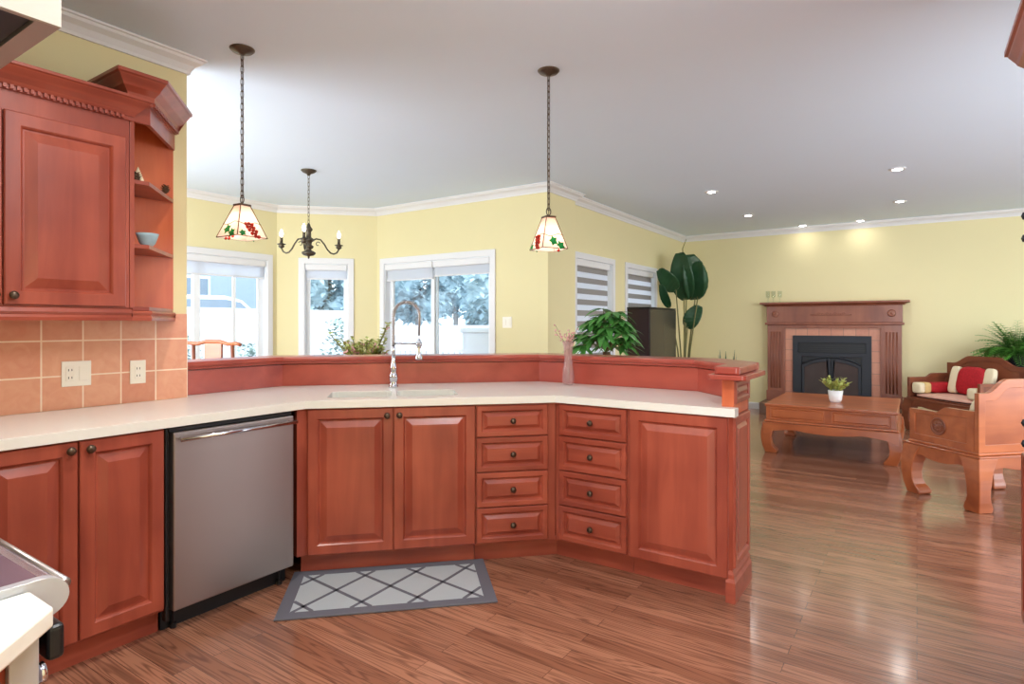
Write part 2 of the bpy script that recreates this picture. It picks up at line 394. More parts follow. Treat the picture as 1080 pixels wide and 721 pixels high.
def tube(bm, pts, r, n=8, r1=None, cap=True, flat=1.0):
    pts = [Vector(p) for p in pts]
    rings = []; up = Vector((0, 0, 1))
    prevu = None
    for i, p in enumerate(pts):
        t = (pts[min(i + 1, len(pts) - 1)] - pts[max(i - 1, 0)]).normalized()
        if prevu is None:
            u = t.cross(up) if abs(t.z) < 0.95 else t.cross(Vector((1, 0, 0)))
        else:
            u = prevu - t * prevu.dot(t)
        u.normalize(); prevu = u; v = t.cross(u)
        k = i / max(1, len(pts) - 1)
        rr = r if not callable(r) else r(k)
        if r1 is not None: rr = r + (r1 - r) * k
        rings.append([bm.verts.new(p + (u * math.cos(2 * PI * j / n) + v * math.sin(2 * PI * j / n) * flat) * rr) for j in range(n)])
    for k in range(len(rings) - 1):
        for j in range(n):
            bm.faces.new((rings[k][j], rings[k][(j + 1) % n], rings[k + 1][(j + 1) % n], rings[k + 1][j]))
    if cap:
        bm.faces.new(rings[0][::-1]); bm.faces.new(rings[-1])
    return bm

def ball(bm, c, r, sx=1, sy=1, sz=1, u=12, v=8):
    m = Matrix.Translation(c) @ Matrix.Diagonal((r * sx, r * sy, r * sz, 1))
    bmesh.ops.create_uvsphere(bm, u_segments=u, v_segments=v, radius=1, matrix=m)
    return bm

def miters(path, closed=False):
    out = []
    n = len(path)
    for i in range(n):
        p = Vector(path[i])
        a = Vector(path[i - 1]) if (i > 0 or closed) else None
        c = Vector(path[(i + 1) % n]) if (i < n - 1 or closed) else None
        d1 = (p - a).normalized() if a is not None else None
        d2 = (c - p).normalized() if c is not None else None
        if d1 is None: d1 = d2
        if d2 is None: d2 = d1
        n1 = Vector((d1.y, -d1.x)); n2 = Vector((d2.y, -d2.x))
        m = (n1 + n2).normalized(); m = m / max(0.2, m.dot(n1))
        out.append(m)
    return out

def sweep(bm, path, prof, closed=False):
    """closed profile (offset to the right of travel, z) swept along a 2D path with mitred corners"""
    ms = miters(path, closed)
    rings = []
    for p, m in zip(path, ms):
        rings.append([bm.verts.new((p[0] + m.x * o, p[1] + m.y * o, z)) for o, z in prof])
    n = len(prof); K = len(rings)
    for k in range(K if closed else K - 1):
        a, b = rings[k], rings[(k + 1) % K]
        for j in range(n): bm.faces.new((a[j], a[(j + 1) % n], b[(j + 1) % n], b[j]))
    if not closed:
        f1 = bm.faces.new(rings[0][::-1]); f2 = bm.faces.new(rings[-1])
        bmesh.ops.triangulate(bm, faces=[f1, f2])
    return bm

def offset_path(path, d): return [(p[0] + m.x * d, p[1] + m.y * d) for p, m in zip(path, miters(path))]

def panel(bm, x0, x1, z0, z1, yb=0.0, t=0.02, frame=0.055, field=0.03):
    """raised-panel front: back at y=yb, face towards -y"""
    rings = [(0.0, 0.0), (0.0, t * 0.8), (0.004, t), (frame - 0.010, t), (frame - 0.004, t * 0.72), (frame, t * 0.28), (frame + 0.006, t * 0.28), (frame + 0.006 + field, t * 0.92)]
    prev = None; first = None
    for ins, d in rings:
        r = [bm.verts.new(c) for c in ((x0 + ins, yb - d, z0 + ins), (x1 - ins, yb - d, z0 + ins), (x1 - ins, yb - d, z1 - ins), (x0 + ins, yb - d, z1 - ins))]
        if prev:
            for i in range(4): bm.faces.new((prev[i], prev[(i + 1) % 4], r[(i + 1) % 4], r[i]))
        else: first = r
        prev = r
    bm.faces.new(prev); bm.faces.new(first[::-1])
    return bm

def knob(parent, x, z, y=-0.02, r=0.0165, name='knob'):
    bm = B()
    prof = [(0.006, 0), (0.006, 0.006), (0.005, 0.010), (r * 0.75, 0.014), (r, 0.020), (r * 0.92, 0.026), (r * 0.55, 0.030), (0, 0.032)]
    mt = Matrix.Translation((x, y + 0.001, z)) @ Matrix.Rotation(R(90), 4, 'X')
    lathe(bm, prof, 14, mtx=mt)
    return obj(name, bm, M['bronze'], parent, smooth=True)

def leaf(bm, base, direction, up, L, W, droop=0.3, seg=5, fold=0.15, shape=0.9):
    d = Vector(direction).normalized(); u = Vector(up)
    s = d.cross(u)
    if s.length < 1e-3: s = d.cross(Vector((1, 0.3, 0)))
    s.normalize(); nrm = s.cross(d)
    prev = None
    for i in range(seg + 1):
        k = i / seg
        wdt = W * (math.sin(PI * min(1, k ** shape * 0.97 + 0.02))) ** 0.8 / 2
        c = Vector(base) + d * (L * k) + Vector((0, 0, -droop * L * k * k))
        row = [bm.verts.new(c - s * wdt + nrm * wdt * fold), bm.verts.new(c), bm.verts.new(c + s * wdt + nrm * wdt * fold)]
        if prev:
            bm.faces.new((prev[0], prev[1], row[1], row[0])); bm.faces.new((prev[1], prev[2], row[2], row[1]))
        prev = row

# ================================================================== THE ROOM
CZ = 2.752
WX = -3.29                     # kitchen wall plane
bm = bbox(-7.0, 4.4, -3.0, 10.2, -0.12, 0.0); struct('floor', bm, M['floor'])
bm = bbox(-7.0, 4.4, -3.0, 10.2, CZ, CZ + 0.12); struct('ceiling', bm, M['ceil'])

def wall(name, A, Bp, openings=(), th=0.14, z1=CZ):
    """A->B runs left to right seen from the room; the wall's thickness lies behind the face"""
    dx, dy = Bp[0] - A[0], Bp[1] - A[1]; L = math.hypot(dx, dy)
    holes = [rect(a, b, c, d) for a, b, c, d in openings]
    bm = plate(rect(0, L, 0, z1), holes, 0, th, XZ)
    o = struct(name, bm, M['wall'])
    o.location = (A[0], A[1], 0); o.rotation_euler = (0, 0, math.atan2(dy, dx))
    return o

W1A, W1B = (-6.476, 0.6), (-6.476, 4.443)
W2A, W2B = W1B, (-5.63, 5.29)
W3A, W3B = W2B, (-3.134, 5.29)
wall('wall_kitchen_left', (WX, -3.0), (WX, 1.704), th=0.12)
wall('wall_bay_left', W1A, W1B, [(2.0, 3.71, 0.35, 2.08)])
wall('wall_bay_corner', W2A, W2B, [(0.32, 0.845, 0.35, 2.06)])
wall('wall_bay_back', W3A, (-3.2742, 5.29), [(0.13, 1.77, 0.02, 2.06)])
struct('wall_living_return', bbox(-3.274, -3.134, 5.29, 5.88, 0, CZ), M['wall'])
wall('wall_living_left', (-3.22, 5.88), (-3.22, 9.81), [(0.17, 1.15, 0.5, 2.07), (1.62, 2.65, 0.5, 2.07)])
wall('wall_far', (-3.4, 9.81), (4.4, 9.81))
struct('wall_breakfast_near', plate(rect(-6.6, -3.4101, 0, CZ), [rect(-6.15, -3.65, 0.65, 2.35)], 0.46, 0.6, XZ), M['wall'])
struct('wall_living_right', plate(rect(3.18, 10.0, 0, CZ), [rect(4.7, 8.5, 0.35, 2.45)], 4.26, 4.4, YZ), M['wall'])
struct('wall_kitchen_right', bbox(1.06, 1.2, -3.0, 3.18, 0, CZ), M['wall'])
struct('wall_living_near', plate(rect(1.2, 4.26, 0, CZ), [rect(1.35, 4.05, 0.4, 2.3)], 3.04, 3.18, XZ), M['wall'])
struct('wall_kitchen_back', plate(rect(-3.29, 1.06, 0, CZ), [rect(-1.85, 1.0, 0.65, 2.35)], -3.0, -2.86, XZ), M['wall'])
# range wall segment behind the stove, ends in the opening the photograph was taken from
struct('wall_range', bbox(-3.29, -0.56, -0.42, -0.30, 0, CZ), M['wall'])
struct('wall_bay_end', bbox(-6.616, -6.476, 0.46, 0.62, 0, CZ), M['wall'])

# crown mouldings (profile: offset into the room, z)
def crown(name, path, h=0.083, d=0.085):
    pr = [(0, CZ - h), (0.012, CZ - h), (0.016, CZ - h * 0.82), (d * 0.42, CZ - h * 0.50), (d * 0.78, CZ - h * 0.30), (d * 0.86, CZ - h * 0.14), (d, CZ - 0.010), (d, CZ), (0, CZ)]
    o = struct(name, sweep(B(), path, pr), M['trim']); return o
crown('trim_1', [(-3.41, 1.704), (-3.29, 1.704), (-3.29, -0.3)][::-1][::1] if False else [(-3.29, -0.3), (-3.29, 1.704), (-3.41, 1.704)], 0.085, 0.075)
crown('trim_2', [W1A, W1B, W2B, W3B, (-3.134, 5.88), (-3.22, 5.88), (-3.22, 9.81), (4.26, 9.81)])
base_pr = [(0, 0), (0.014, 0), (0.014, 0.085), (0.008, 0.10), (0, 0.10)]
o = struct('baseboard_far', sweep(B(), [(-3.134, 5.29), (-3.134, 5.88), (-3.22, 5.88), (-3.22, 9.81), (-1.93, 9.81)], base_pr), M['trim'])
struct('baseboard_right', sweep(B(), [(-0.13, 9.81), (4.26, 9.81), (4.26, 3.18)], base_pr), M['trim'])
struct('baseboard_bay', sweep(B(), [W1A, W1B, W2B, (-5.57, 5.29)], base_pr), M['trim'])

# ------------------------------------------------------------------ windows
def window(n, A, Bp, s0, s1, z0, z1, kind='fixed', casing=0.068):
    ang = math.atan2(Bp[1] - A[1], Bp[0] - A[0])
    r = bpy.data.objects.new('window_%d' % n, None); COL.objects.link(r)
    r.location = (A[0], A[1], 0); r.rotation_euler = (0, 0, ang); r['kind'] = 'structure'
    obj('casing', plate(rect(s0 - casing, s1 + casing, z0 - (casing if z0 > 0.1 else 0.02), z1 + casing), [rect(s0 + 0.004, s1 - 0.004, z0 + 0.004, z1 - 0.004)], -0.020, 0.0, XZ), M['trim'], r, bevel=0.005)
    f = 0.042
    obj('jamb', plate(rect(s0, s1, z0, z1), [rect(s0 + 0.012, s1 - 0.012, z0 + 0.012, z1 - 0.012)], 0.0, 0.135, XZ), M['frame'], r)
    def sash(a, b, y, sf=f):
        fr = obj('sash', plate(rect(a, b, z0 + 0.012, z1 - 0.012), [rect(a + sf, b - sf, z0 + 0.012 + sf, z1 - 0.012 - sf)], y, y + 0.03, XZ), M['frame'], r, bevel=0.003)
        obj('pane', bbox(a + sf - 0.004, b - sf + 0.004, y + 0.012, y + 0.018, z0 + 0.008 + sf, z1 - 0.008 - sf), M['glass'], fr)
    if kind == 'slide':
        mid = (s0 + s1) / 2 - 0.06
        sash(s0 + 0.012, mid + 0.035, 0.085, 0.055); sash(mid - 0.035, s1 - 0.012, 0.05, 0.055)
    elif kind == 'triple':
        t = (s1 - s0) / 4
        sash(s0 + 0.012, s0 + t, 0.08); sash(s0 + t, s1 - t, 0.08, 0.05); sash(s1 - t, s1 - 0.012, 0.08)
    elif kind == 'mull':
        sash(s0 + 0.012, s0 + (s1 - s0) * 0.54, 0.09, 0.06); sash(s0 + (s1 - s0) * 0.50, s1 - 0.012, 0.055, 0.075)
        obj('muntin', bbox(3.31, 3.345, 0.056, 0.075, z0 + 0.09, z1 - 0.09), M['frame'], r)
    else:
        sash(s0 + 0.012, s1 - 0.012, 0.07, 0.05)
    return r
window(1, W1A, W1B, 2.0, 3.71, 0.35, 2.08, 'mull')
window(2, W2A, W2B, 0.32, 0.845, 0.35, 2.06, 'fixed')
window(3, W3A, W3B, 0.13, 1.77, 0.02, 2.06, 'slide')
window(4, (-3.22, 5.88), (-3.22, 9.81), 0.17, 1.15, 0.5, 2.07, 'fixed')
window(5, (-3.22, 5.88), (-3.22, 9.81), 1.62, 2.65, 0.5, 2.07, 'fixed')

def roller(A, Bp, s0, s1, ztop, drop, label, cassette=0.075):
    ang = math.atan2(Bp[1] - A[1], Bp[0] - A[0])
    r = thing('roller_blind', label, 'blind', (A[0], A[1], 0), ang)
    obj('cassette', bbox(s0, s1, -0.012, 0.05, ztop - cassette, ztop), M['trim'], r, bevel=0.012)
    obj('fabric', bbox(s0 + 0.012, s1 - 0.012, 0.020, 0.024, ztop - drop, ztop - cassette + 0.01), M['blind'], r)
    obj('bottom_bar', bbox(s0 + 0.012, s1 - 0.012, 0.014, 0.030, ztop - drop - 0.018, ztop - drop), M['trim'], r, bevel=0.004)
    return r
roller(W1A, W1B, 2.02, 3.69, 2.07, 0.20, 'rolled-up pale grey blind at the top of the window behind the wooden dining chair')
roller(W2A, W2B, 0.335, 0.83, 2.05, 0.17, 'rolled-up pale grey blind at the top of the narrow angled bay window')
roller(W3A, W3B, 0.145, 0.92, 2.05, 0.19, 'white rolled-up blind over the left pane of the sliding patio door')
roller(W3A, W3B, 0.93, 1.755, 2.05, 0.165, 'white rolled-up blind over the right pane of the sliding patio door')

def zebra(s0, s1, label):
    r = thing('zebra_blind', label, 'blind', (-3.22, 5.88, 0), R(90), 'zebra blinds in the living room windows')
    obj('cassette', bbox(s0, s1, -0.014, 0.052, 1.985, 2.062), M['trim'], r, bevel=0.01)
    z = 1.985; k = 0; bo = B(); bs = B()
    while z > 0.58:
        z2 = z - 0.064
        box(bs if k % 2 else bo, s0 + 0.01, s1 - 0.01, 0.020, 0.0235, z2, z); z = z2; k += 1
    obj('opaque_band', bo, M['blind_band'], r); obj('sheer_band', bs, M['blind_sheer'], r)
    obj('bottom_bar', bbox(s0 + 0.01, s1 - 0.01, 0.014, 0.030, z - 0.02, z), M['trim'], r, bevel=0.004)
zebra(0.185, 1.07, 'white and grey zebra blind in the nearer living room window, behind the money tree')
zebra(1.635, 2.57, 'white and grey zebra blind in the farther living room window, above the dark cabinet')

# ================================================================== KITCHEN
FX = -2.635; DC = 3.252; FY = 2.919
JL = (FX, DC * math.sqrt(2) + FX)              # left/diagonal corner
JR = (FY - DC * math.sqrt(2), FY)              # diagonal/right corner
TOPD, BOTD = 0.867, 0.114

# backsplash tiling belongs to the wall
bm = bbox(WX + 0.0005, WX + 0.008, -0.3, 1.704, 0.9145, 1.365)
o = obj('backsplash_tile', bm, M['tile'], recentre=False)
tag(o, 'terracotta tiled backsplash on the wall between countertop and wall cabinet', 'backsplash')

def door(parent, x0, x1, z0, z1, kx=None, kz=None, name='door', mtl='cherry', yb=0.0, frame=0.058, field=0.032, loc=None):
    bm = panel(B(), x0, x1, z0, z1, yb, 0.02, frame, field)
    o = obj(name, bm, M[mtl], parent)
    if kx is not None: knob(o, kx, kz, yb - 0.02)
    return o

# left base cabinet (faces +X) : local x -> world +Y
r = thing('base_cabinet', 'cherry base cabinet with two raised-panel doors left of the dishwasher', 'cabinet', (FX, 0.0, 0), R(90))
obj('carcass', bbox(0.02, 1.268, 0.0, 0.64, 0.10, 0.872), M['cherry'], r, bevel=0.002)
obj('toe_kick', bbox(0.02, 1.268, 0.05, 0.07, 0.0, 0.10), M['cherry_h'], r)
door(r, 0.643, 0.950, BOTD, TOPD, 0.922, 0.838)
door(r, 0.956, 1.262, BOTD, TOPD, 0.986, 0.836)
door(r, 0.325, 0.636, BOTD, TOPD, 0.36, 0.836)

# dishwasher
r = thing('dishwasher', 'stainless steel dishwasher with bar handle between cherry cabinets', 'dishwasher', (FX, 1.272, 0), R(90))
obj('tub', bbox(0.0, 0.618, 0.02, 0.58, 0.10, 0.868), M['black'], r)
obj('control_strip', bbox(0.012, 0.612, -0.012, 0.02, 0.852, 0.868), M['black'], r, bevel=0.002)
obj('side_trim', bbox(0.002, 0.016, -0.004, 0.03, 0.05, 0.866), M['black'], r, bevel=0.002)
obj('door', bbox(0.022, 0.612, -0.030, 0.018, 0.092, 0.850), M['steel'], r, bevel=0.006, seg=3)
bm = tube(B(), [(0.035, -0.066, 0.822), (0.605, -0.066, 0.822)], 0.0095, 12)
h = obj('handle', bm, M['chrome'], r, smooth=True)
for x in (0.05, 0.585): obj('handle_post', tube(B(), [(x, -0.026, 0.822), (x, -0.064, 0.822)], 0.007, 10), M['chrome'], h, smooth=True)
obj('toe_panel', bbox(0.004, 0.614, 0.045, 0.06, 0.0, 0.10), M['black'], r)
for x in (0.05, 0.57): obj('foot', lathe(B(), [(0.014, 0.0), (0.014, 0.02), (0.006, 0.02), (0.006, 0.1)], 10, x, 0.03), M['black'], r)

# sink cabinet on the diagonal, with the corner stile beside the dishwasher
r = thing('sink_cabinet', 'cherry sink cabinet with two tall raised-panel doors below the faucet', 'cabinet', (JL[0], JL[1], 0), R(45))
s = 0.0
obj('corner_stile', prism(B(), [(-0.028, -0.030), (0.018, 0.0), (0.018, 0.03), (-0.04, 0.03), (-0.047, -0.0)], 0.114, 0.870), M['cherry'], r)
obj('carcass', bbox(0.018, 0.896, 0.0, 0.022, 0.10, 0.870), M['cherry'], r)
obj('side_panel', bbox(0.896 - 0.018, 0.896, 0.022, 0.60, 0.10, 0.872), M['cherry'], r)
obj('cabinet_floor', bbox(0.03, 0.877, 0.022, 0.60, 0.10, 0.118), M['cherry'], r)
obj('toe_kick', bbox(-0.0207, 0.896, 0.05, 0.07, 0.0, 0.10), M['cherry_h'], r)
door(r, 0.022, 0.455, BOTD, TOPD, 0.425, 0.829)
door(r, 0.460, 0.894, BOTD, TOPD, 0.489, 0.829)

def drawers(r, x0, x1):
    zs = [0.114, 0.307, 0.500, 0.692, 0.867]
    for i in range(4):
        a, b = zs[i] + (0.003 if i else 0), zs[i + 1] - 0.003
        bm = panel(B(), x0 + 0.003, x1 - 0.003, a, b, 0, 0.02, 0.036, 0.018)
        d = obj('drawer', bm, M['cherry_h'], r)
        knob(d, (x0 + x1) / 2, (a + b) / 2, -0.018)
r = thing('drawer_cabinet', 'cherry four-drawer unit to the right of the two sink doors', 'cabinet', (JL[0], JL[1], 0), R(45))
LD = math.hypot(JR[0] - JL[0], JR[1] - JL[1])
obj('carcass', prism(B(), [(0.898, 0.0), (LD - 0.002, 0.0), (LD - 0.008, 0.012), (LD - 0.008, 0.30), (0.898, 0.30)], 0.10, 0.872), M['cherry'], r)
obj('toe_kick', bbox(0.898, LD + 0.0205, 0.05, 0.07, 0.0, 0.10), M['cherry_h'], r)
drawers(r, 0.899, 1.305)
r = thing('drawer_cabinet', 'cherry four-drawer unit to the left of the wide end panel of the peninsula', 'cabinet', (JR[0], JR[1], 0), 0)
obj('carcass', prism(B(), [(0.002, 0.0), (0.443, 0.0), (0.443, 0.45), (0.016, 0.45), (0.016, 0.02)], 0.10, 0.872), M['cherry'], r)
obj('toe_kick', bbox(-0.0205, 0.443, 0.050, 0.070, 0.0, 0.10), M['cherry_h'], r)
drawers(r, 0.028, 0.434)

# peninsula end cabinet with wide panel and decorative end
r = thing('end_cabinet', 'cherry cabinet with one wide raised panel at the right end of the peninsula', 'cabinet', (JR[0] + 0.445, FY, 0), 0)
EX = -0.722 - (JR[0] + 0.445)                   # local x of the end face
obj('carcass', prism(B(), [(0.0, 0.0), (EX - 0.014, 0.0), (EX, 0.012), (EX, 0.315), (0.14, 0.60), (0.0, 0.60)], 0.10, 0.872), M['cherry'], r)
obj('toe_kick', bbox(0.0, EX - 0.03, 0.050, 0.070, 0.0, 0.10), M['cherry_h'], r)
door(r, 0.004, EX - 0.016, BOTD - 0.004, TOPD)
e = obj('end_panel', panel(B(), 0.012, 0.31, 0.155, 0.868, 0, 0.014, 0.040, 0.016), M['cherry'], r, loc=(EX, 0, 0), rot=(0, 0, R(90)))
bm = B()
sweep(bm, [(EX - 0.025, 0.0), (EX, 0.0), (EX, 0.31)], [(0, 0), (0.020, 0), (0.020, 0.095), (0.012, 0.112), (0.012, 0.130), (0.004, 0.148), (0, 0.150)])
obj('base_molding', bm, M['cherry_h'], r)

# countertop with sink cut-outs
def dg(s, d):     # diagonal run: s along, d behind the face
    c = math.sqrt(0.5)
    return (JL[0] + c * s - c * d, JL[1] + c * s + c * d)
ctop = [(-2.605, -0.298), (-2.605, DC * 1.41421 - 0.0424 - 2.605), (2.889 - DC * 1.41421 + 0.0424, 2.889), (-0.702, 2.889), (-0.702, 2.955), (-0.7815, 2.955),
        (-0.7815, 3.253), (-1.075, 3.546), (-2.172, 3.546), (-3.366, 2.352), (-3.366, 1.708), (-3.281, 1.708), (-3.281, -0.298)]
def rrect(s0, s1, d0, d1, r=0.035):
    pts = []
    for cx, cy, a0 in ((s1 - r, d0 + r, -90), (s1 - r, d1 - r, 0), (s0 + r, d1 - r, 90), (s0 + r, d0 + r, 180)):
        for k in range(5):
            a = R(a0 + k * 22.5); pts.append((cx + r * math.cos(a), cy + r * math.sin(a)))
    return pts
SK = [(0.105, 0.445, 0.085, 0.39), (0.475, 0.815, 0.085, 0.39)]
bm = plate(ctop, [[dg(*p) for p in rrect(*q)] for q in SK], 0.874, 0.914)
o = obj('countertop', bm, M['quartz'], bevel=0.005, seg=3)
tag(o, 'long cream quartz countertop bending around the sink to the peninsula end', 'countertop')

r = thing('kitchen_sink', 'stainless double-bowl sink set in the cream countertop below the faucet', 'sink', (JL[0], JL[1], 0), R(45))
for i, q in enumerate(SK):
    bm = B(); rings = []
    for ins, z in ((-0.012, 0.873), (0.002, 0.873), (0.004, 0.84), (0.012, 0.70), (0.04, 0.685)):
        pts = rrect(q[0] + ins, q[1] - ins, q[2] + ins, q[3] - ins, 0.04 if ins < 0.02 else 0.05)
        rings.append([bm.verts.new((a, b, z)) for a, b in pts])
    for k in range(len(rings) - 1):
        n = len(rings[0])
        for j in range(n): bm.faces.new((rings[k][j], rings[k][(j + 1) % n], rings[k + 1][(j + 1) % n], rings[k + 1][j]))
    bm.faces.new(rings[-1])
    bw = obj('bowl', bm, M['steel_light'], r, smooth=False)
    obj('drain', lathe(B(), [(0.0, 0.0), (0.04, 0.0), (0.042, 0.004), (0.03, 0.005), (0, 0.002)], 16, (q[0] + q[1]) / 2, 0.25, 0.685), M['chrome'], bw, smooth=True)

# faucet: spring-neck pull-down
fx, fy = dg(0.455, 0.60)
r = thing('kitchen_faucet', 'tall chrome spring-neck faucet rising behind the sink', 'faucet', (fx, fy, 0.914), R(34))
obj('base', lathe(B(), [(0.030, 0), (0.030, 0.006), (0.024, 0.012), (0.024, 0.05), (0.027, 0.055), (0.027, 0.075), (0.020, 0.085), (0.018, 0.10), (0.024, 0.115), (0.018, 0.135), (0.012, 0.16), (0.011, 0.20)], 20), M['chrome'], r, smooth=True)
obj('riser', tube(B(), [(0, 0, 0.19), (0, 0, 0.27)], 0.010, 12), M['chrome'], r, smooth=True)
# spring coil around riser and arc
arc = [(0, 0, 0.26 + 0.013 * i) for i in range(16)]
for k in range(1, 17):
    a = PI - PI * k / 16 * 0.97
    arc.append((0.082 + 0.082 * math.cos(a), 0, 0.455 + 0.082 * math.sin(a)))
A_ = [Vector(p) for p in arc]
pts = []
Ls = [0]
for i in range(1, len(A_)): Ls.append(Ls[-1] + (A_[i] - A_[i - 1]).length)
turns = 46; NN = turns * 10
for k in range(NN + 1):
    d = Ls[-1] * k / NN
    i = max(j for j in range(len(Ls)) if Ls[j] <= d + 1e-9); i = min(i, len(A_) - 2)
    f_ = (d - Ls[i]) / (Ls[i + 1] - Ls[i]); p = A_[i].lerp(A_[i + 1], f_)
    t = (A_[i + 1] - A_[i]).normalized(); n1 = Vector((0, 1, 0)); n2 = t.cross(n1)
    a = 2 * PI * k / 10
    pts.append(p + (n1 * math.cos(a) + n2 * math.sin(a)) * 0.0125)
obj('spring', tube(B(), pts, 0.0022, 5), M['chrome'], r, smooth=True)
hz = A_[-1]
hose = A_ + [hz + Vector((0.001, 0, -0.03)), hz + Vector((-0.003, 0, -0.14))]
obj('hose', tube(B(), hose, 0.0075, 10), M['steel'], r, smooth=True)
sp_ = obj('spray_head', lathe(B(), [(0.012, 0.0), (0.024, -0.004), (0.024, 0.010), (0.015, 0.03), (0.013, 0.09), (0.016, 0.10), (0.012, 0.115), (0.007, 0.13)], 16, hz.x - 0.003, 0, 0.175), M['chrome'], r, smooth=True)
obj('holder_arm', tube(B(), [(0, 0, 0.275), (hz.x - 0.003, 0, 0.272)], 0.0055, 8), M['chrome'], r, smooth=True)
obj('holder_ring', lathe(B(), [(0.015, 0.258), (0.019, 0.258), (0.019, 0.284), (0.015, 0.284)], 16, hz.x - 0.003, 0, 0), M['chrome'], r, smooth=True)
obj('handle', tube(B(), [(0.0, 0.020, 0.066), (0.0, 0.055, 0.070), (0.0, 0.085, 0.085)], 0.006, 8), M['chrome'], r, smooth=True)

# raised bar: splash panel, bar wall, ledge, end post and cap
SP = [(-3.37, 1.704), (-3.37, 2.354), (-2.174, 3.55), (-1.075, 3.55), (-0.785, 3.26)]
r = thing('breakfast_bar', 'raised cherry bar ledge running behind the cream countertop', 'bar')
path = SP                                     # travelling this way the kitchen lies to the right
obj('splash_panel', sweep(B(), path, [(0, 0.9145), (0, 1.05), (-0.02, 1.05), (-0.02, 0.9145)]), M['ledge'], r)
obj('bar_wall', sweep(B(), [(-3.37, 1.71)] + path[1:-1] + [(-0.862, 3.337)], [(-0.021, 0.0), (-0.021, 1.055), (-0.13, 1.055), (-0.13, 0.0)]), M['cherry'], r)
prof = [(-0.20, 1.060), (0.006, 1.055), (0.012, 1.058), (0.014, 1.068), (0.026, 1.072), (0.032, 1.080), (0.034, 1.090), (0.030, 1.099), (0.024, 1.101), (-0.20, 1.101), (-0.212, 1.095), (-0.212, 1.065)]
bm = sweep(B(), [(-3.37, 1.716)] + path[1:-1] + [(-0.762, 3.237)], prof)
for v in bm.verts:
    if v.co.x > -0.72: d_ = v.co.x + 0.72; v.co.x -= d_; v.co.y += d_
obj('ledge_top', bm, M['ledge'], r)
px0, px1, py0, py1 = -0.780, -0.722, 2.958, 3.235
p = obj('end_post', bbox(px0, px1, py0, py1, 0.8735, 1.046), M['cherry_in'], r, bevel=0.003)
obj('post_panel', panel(B(), 0.0, py1 - py0, 0.93, 1.035, 0, 0.012, 0.030, 0.014), M['cherry'], p, loc=(px1, py0, 0), rot=(0, 0, R(90)))
obj('end_panel_lower', bbox(-0.790, -0.724, 3.24, 3.262, 0.0, 1.046), M['cherry'], r)
cap0 = [(-0.815, 2.895), (-0.668, 2.895), (-0.655, 2.908), (-0.655, 3.33), (-0.835, 3.33), (-0.835, 2.91)]
cap1 = [(-0.795, 2.925), (-0.700, 2.925), (-0.690, 2.935), (-0.690, 3.30), (-0.81, 3.30), (-0.81, 2.935)]
obj('cap_lower', prism(B(), cap0, 1.046, 1.070), M['ledge'], r, bevel=0.004)
obj('cap_upper', prism(B(), cap1, 1.0705, 1.1075), M['ledge'], r, bevel=0.008, seg=3)

# ------------------------------------------------------------------ wall cabinet (left)
UX = -2.96
def crown_wood(bm, path, z0, h, d, dent=True):
    """crown profile on a 2D path (cabinet outside lies to the right of travel)"""
    pr = [(0, z0), (0.010, z0), (0.010, z0 + h * 0.16), (0.016, z0 + h * 0.2), (0.022, z0 + h * 0.34), (d * 0.55, z0 + h * 0.52), (d * 0.62, z0 + h * 0.60), (d * 0.85, z0 + h * 0.80), (d * 0.88, z0 + h * 0.84), (d, z0 + h * 0.88), (d, z0 + h), (0, z0 + h)]
    sweep(bm, path, pr)
def dentils(bm, a, b, z, out, wdt=0.012, gap=0.010, h=0.016, d=0.012):
    a = Vector(a); b = Vector(b); L = (b - a).length; t = (b - a) / L; n = Vector((t.y, -t.x))
    k = 0.0
    while k + wdt < L:
        m = Matrix(((t.x, n.x, 0, a.x + t.x * k), (t.y, n.y, 0, a.y + t.y * k), (0, 0, 1, z), (0, 0, 0, 1)))
        box(bm, 0, wdt, out - 0.002, out + d, 0, h, m); k += wdt + gap
r = thing('wall_cabinet', 'cherry wall cabinet with raised-panel door above the tiled backsplash', 'cabinet', (UX, 0, 0), R(90))
# local x = world y ; local y = -(world x - UX) (towards the wall is +y)
WD = UX - WX - 0.001
obj('carcass', bbox(0.2, 1.274, 0.0, WD, 1.385, 2.245), M['cherry'], r)
door(r, 0.820, 1.254, 1.388, 2.150, 0.846, 1.424, frame=0.062, field=0.040)
door(r, 0.380, 0.814, 1.388, 2.150, 0.788, 1.424, frame=0.062, field=0.040)
bm = B(); crown_wood(bm, [(0.2, -0.001), (1.276, -0.001), (1.276, WD)], 2.232, 0.098, 0.072)
obj('crown_molding', bm, M['cherry_h'], r)
bm = B(); dentils(bm, (0.2, -0.001), (1.262, -0.001), 2.234, 0.010)
obj('dentil_strip', bm, M['cherry_h'], r)
bm = B(); sweep(bm, [(0.2, 0.012), (1.283, 0.012)], [(0, 1.326), (0.022, 1.326), (0.024, 1.340), (0.018, 1.350), (0.026, 1.362), (0.022, 1.378), (0.028, 1.384), (0, 1.384)])
obj('light_rail', bm, M['cherry_h'], r)

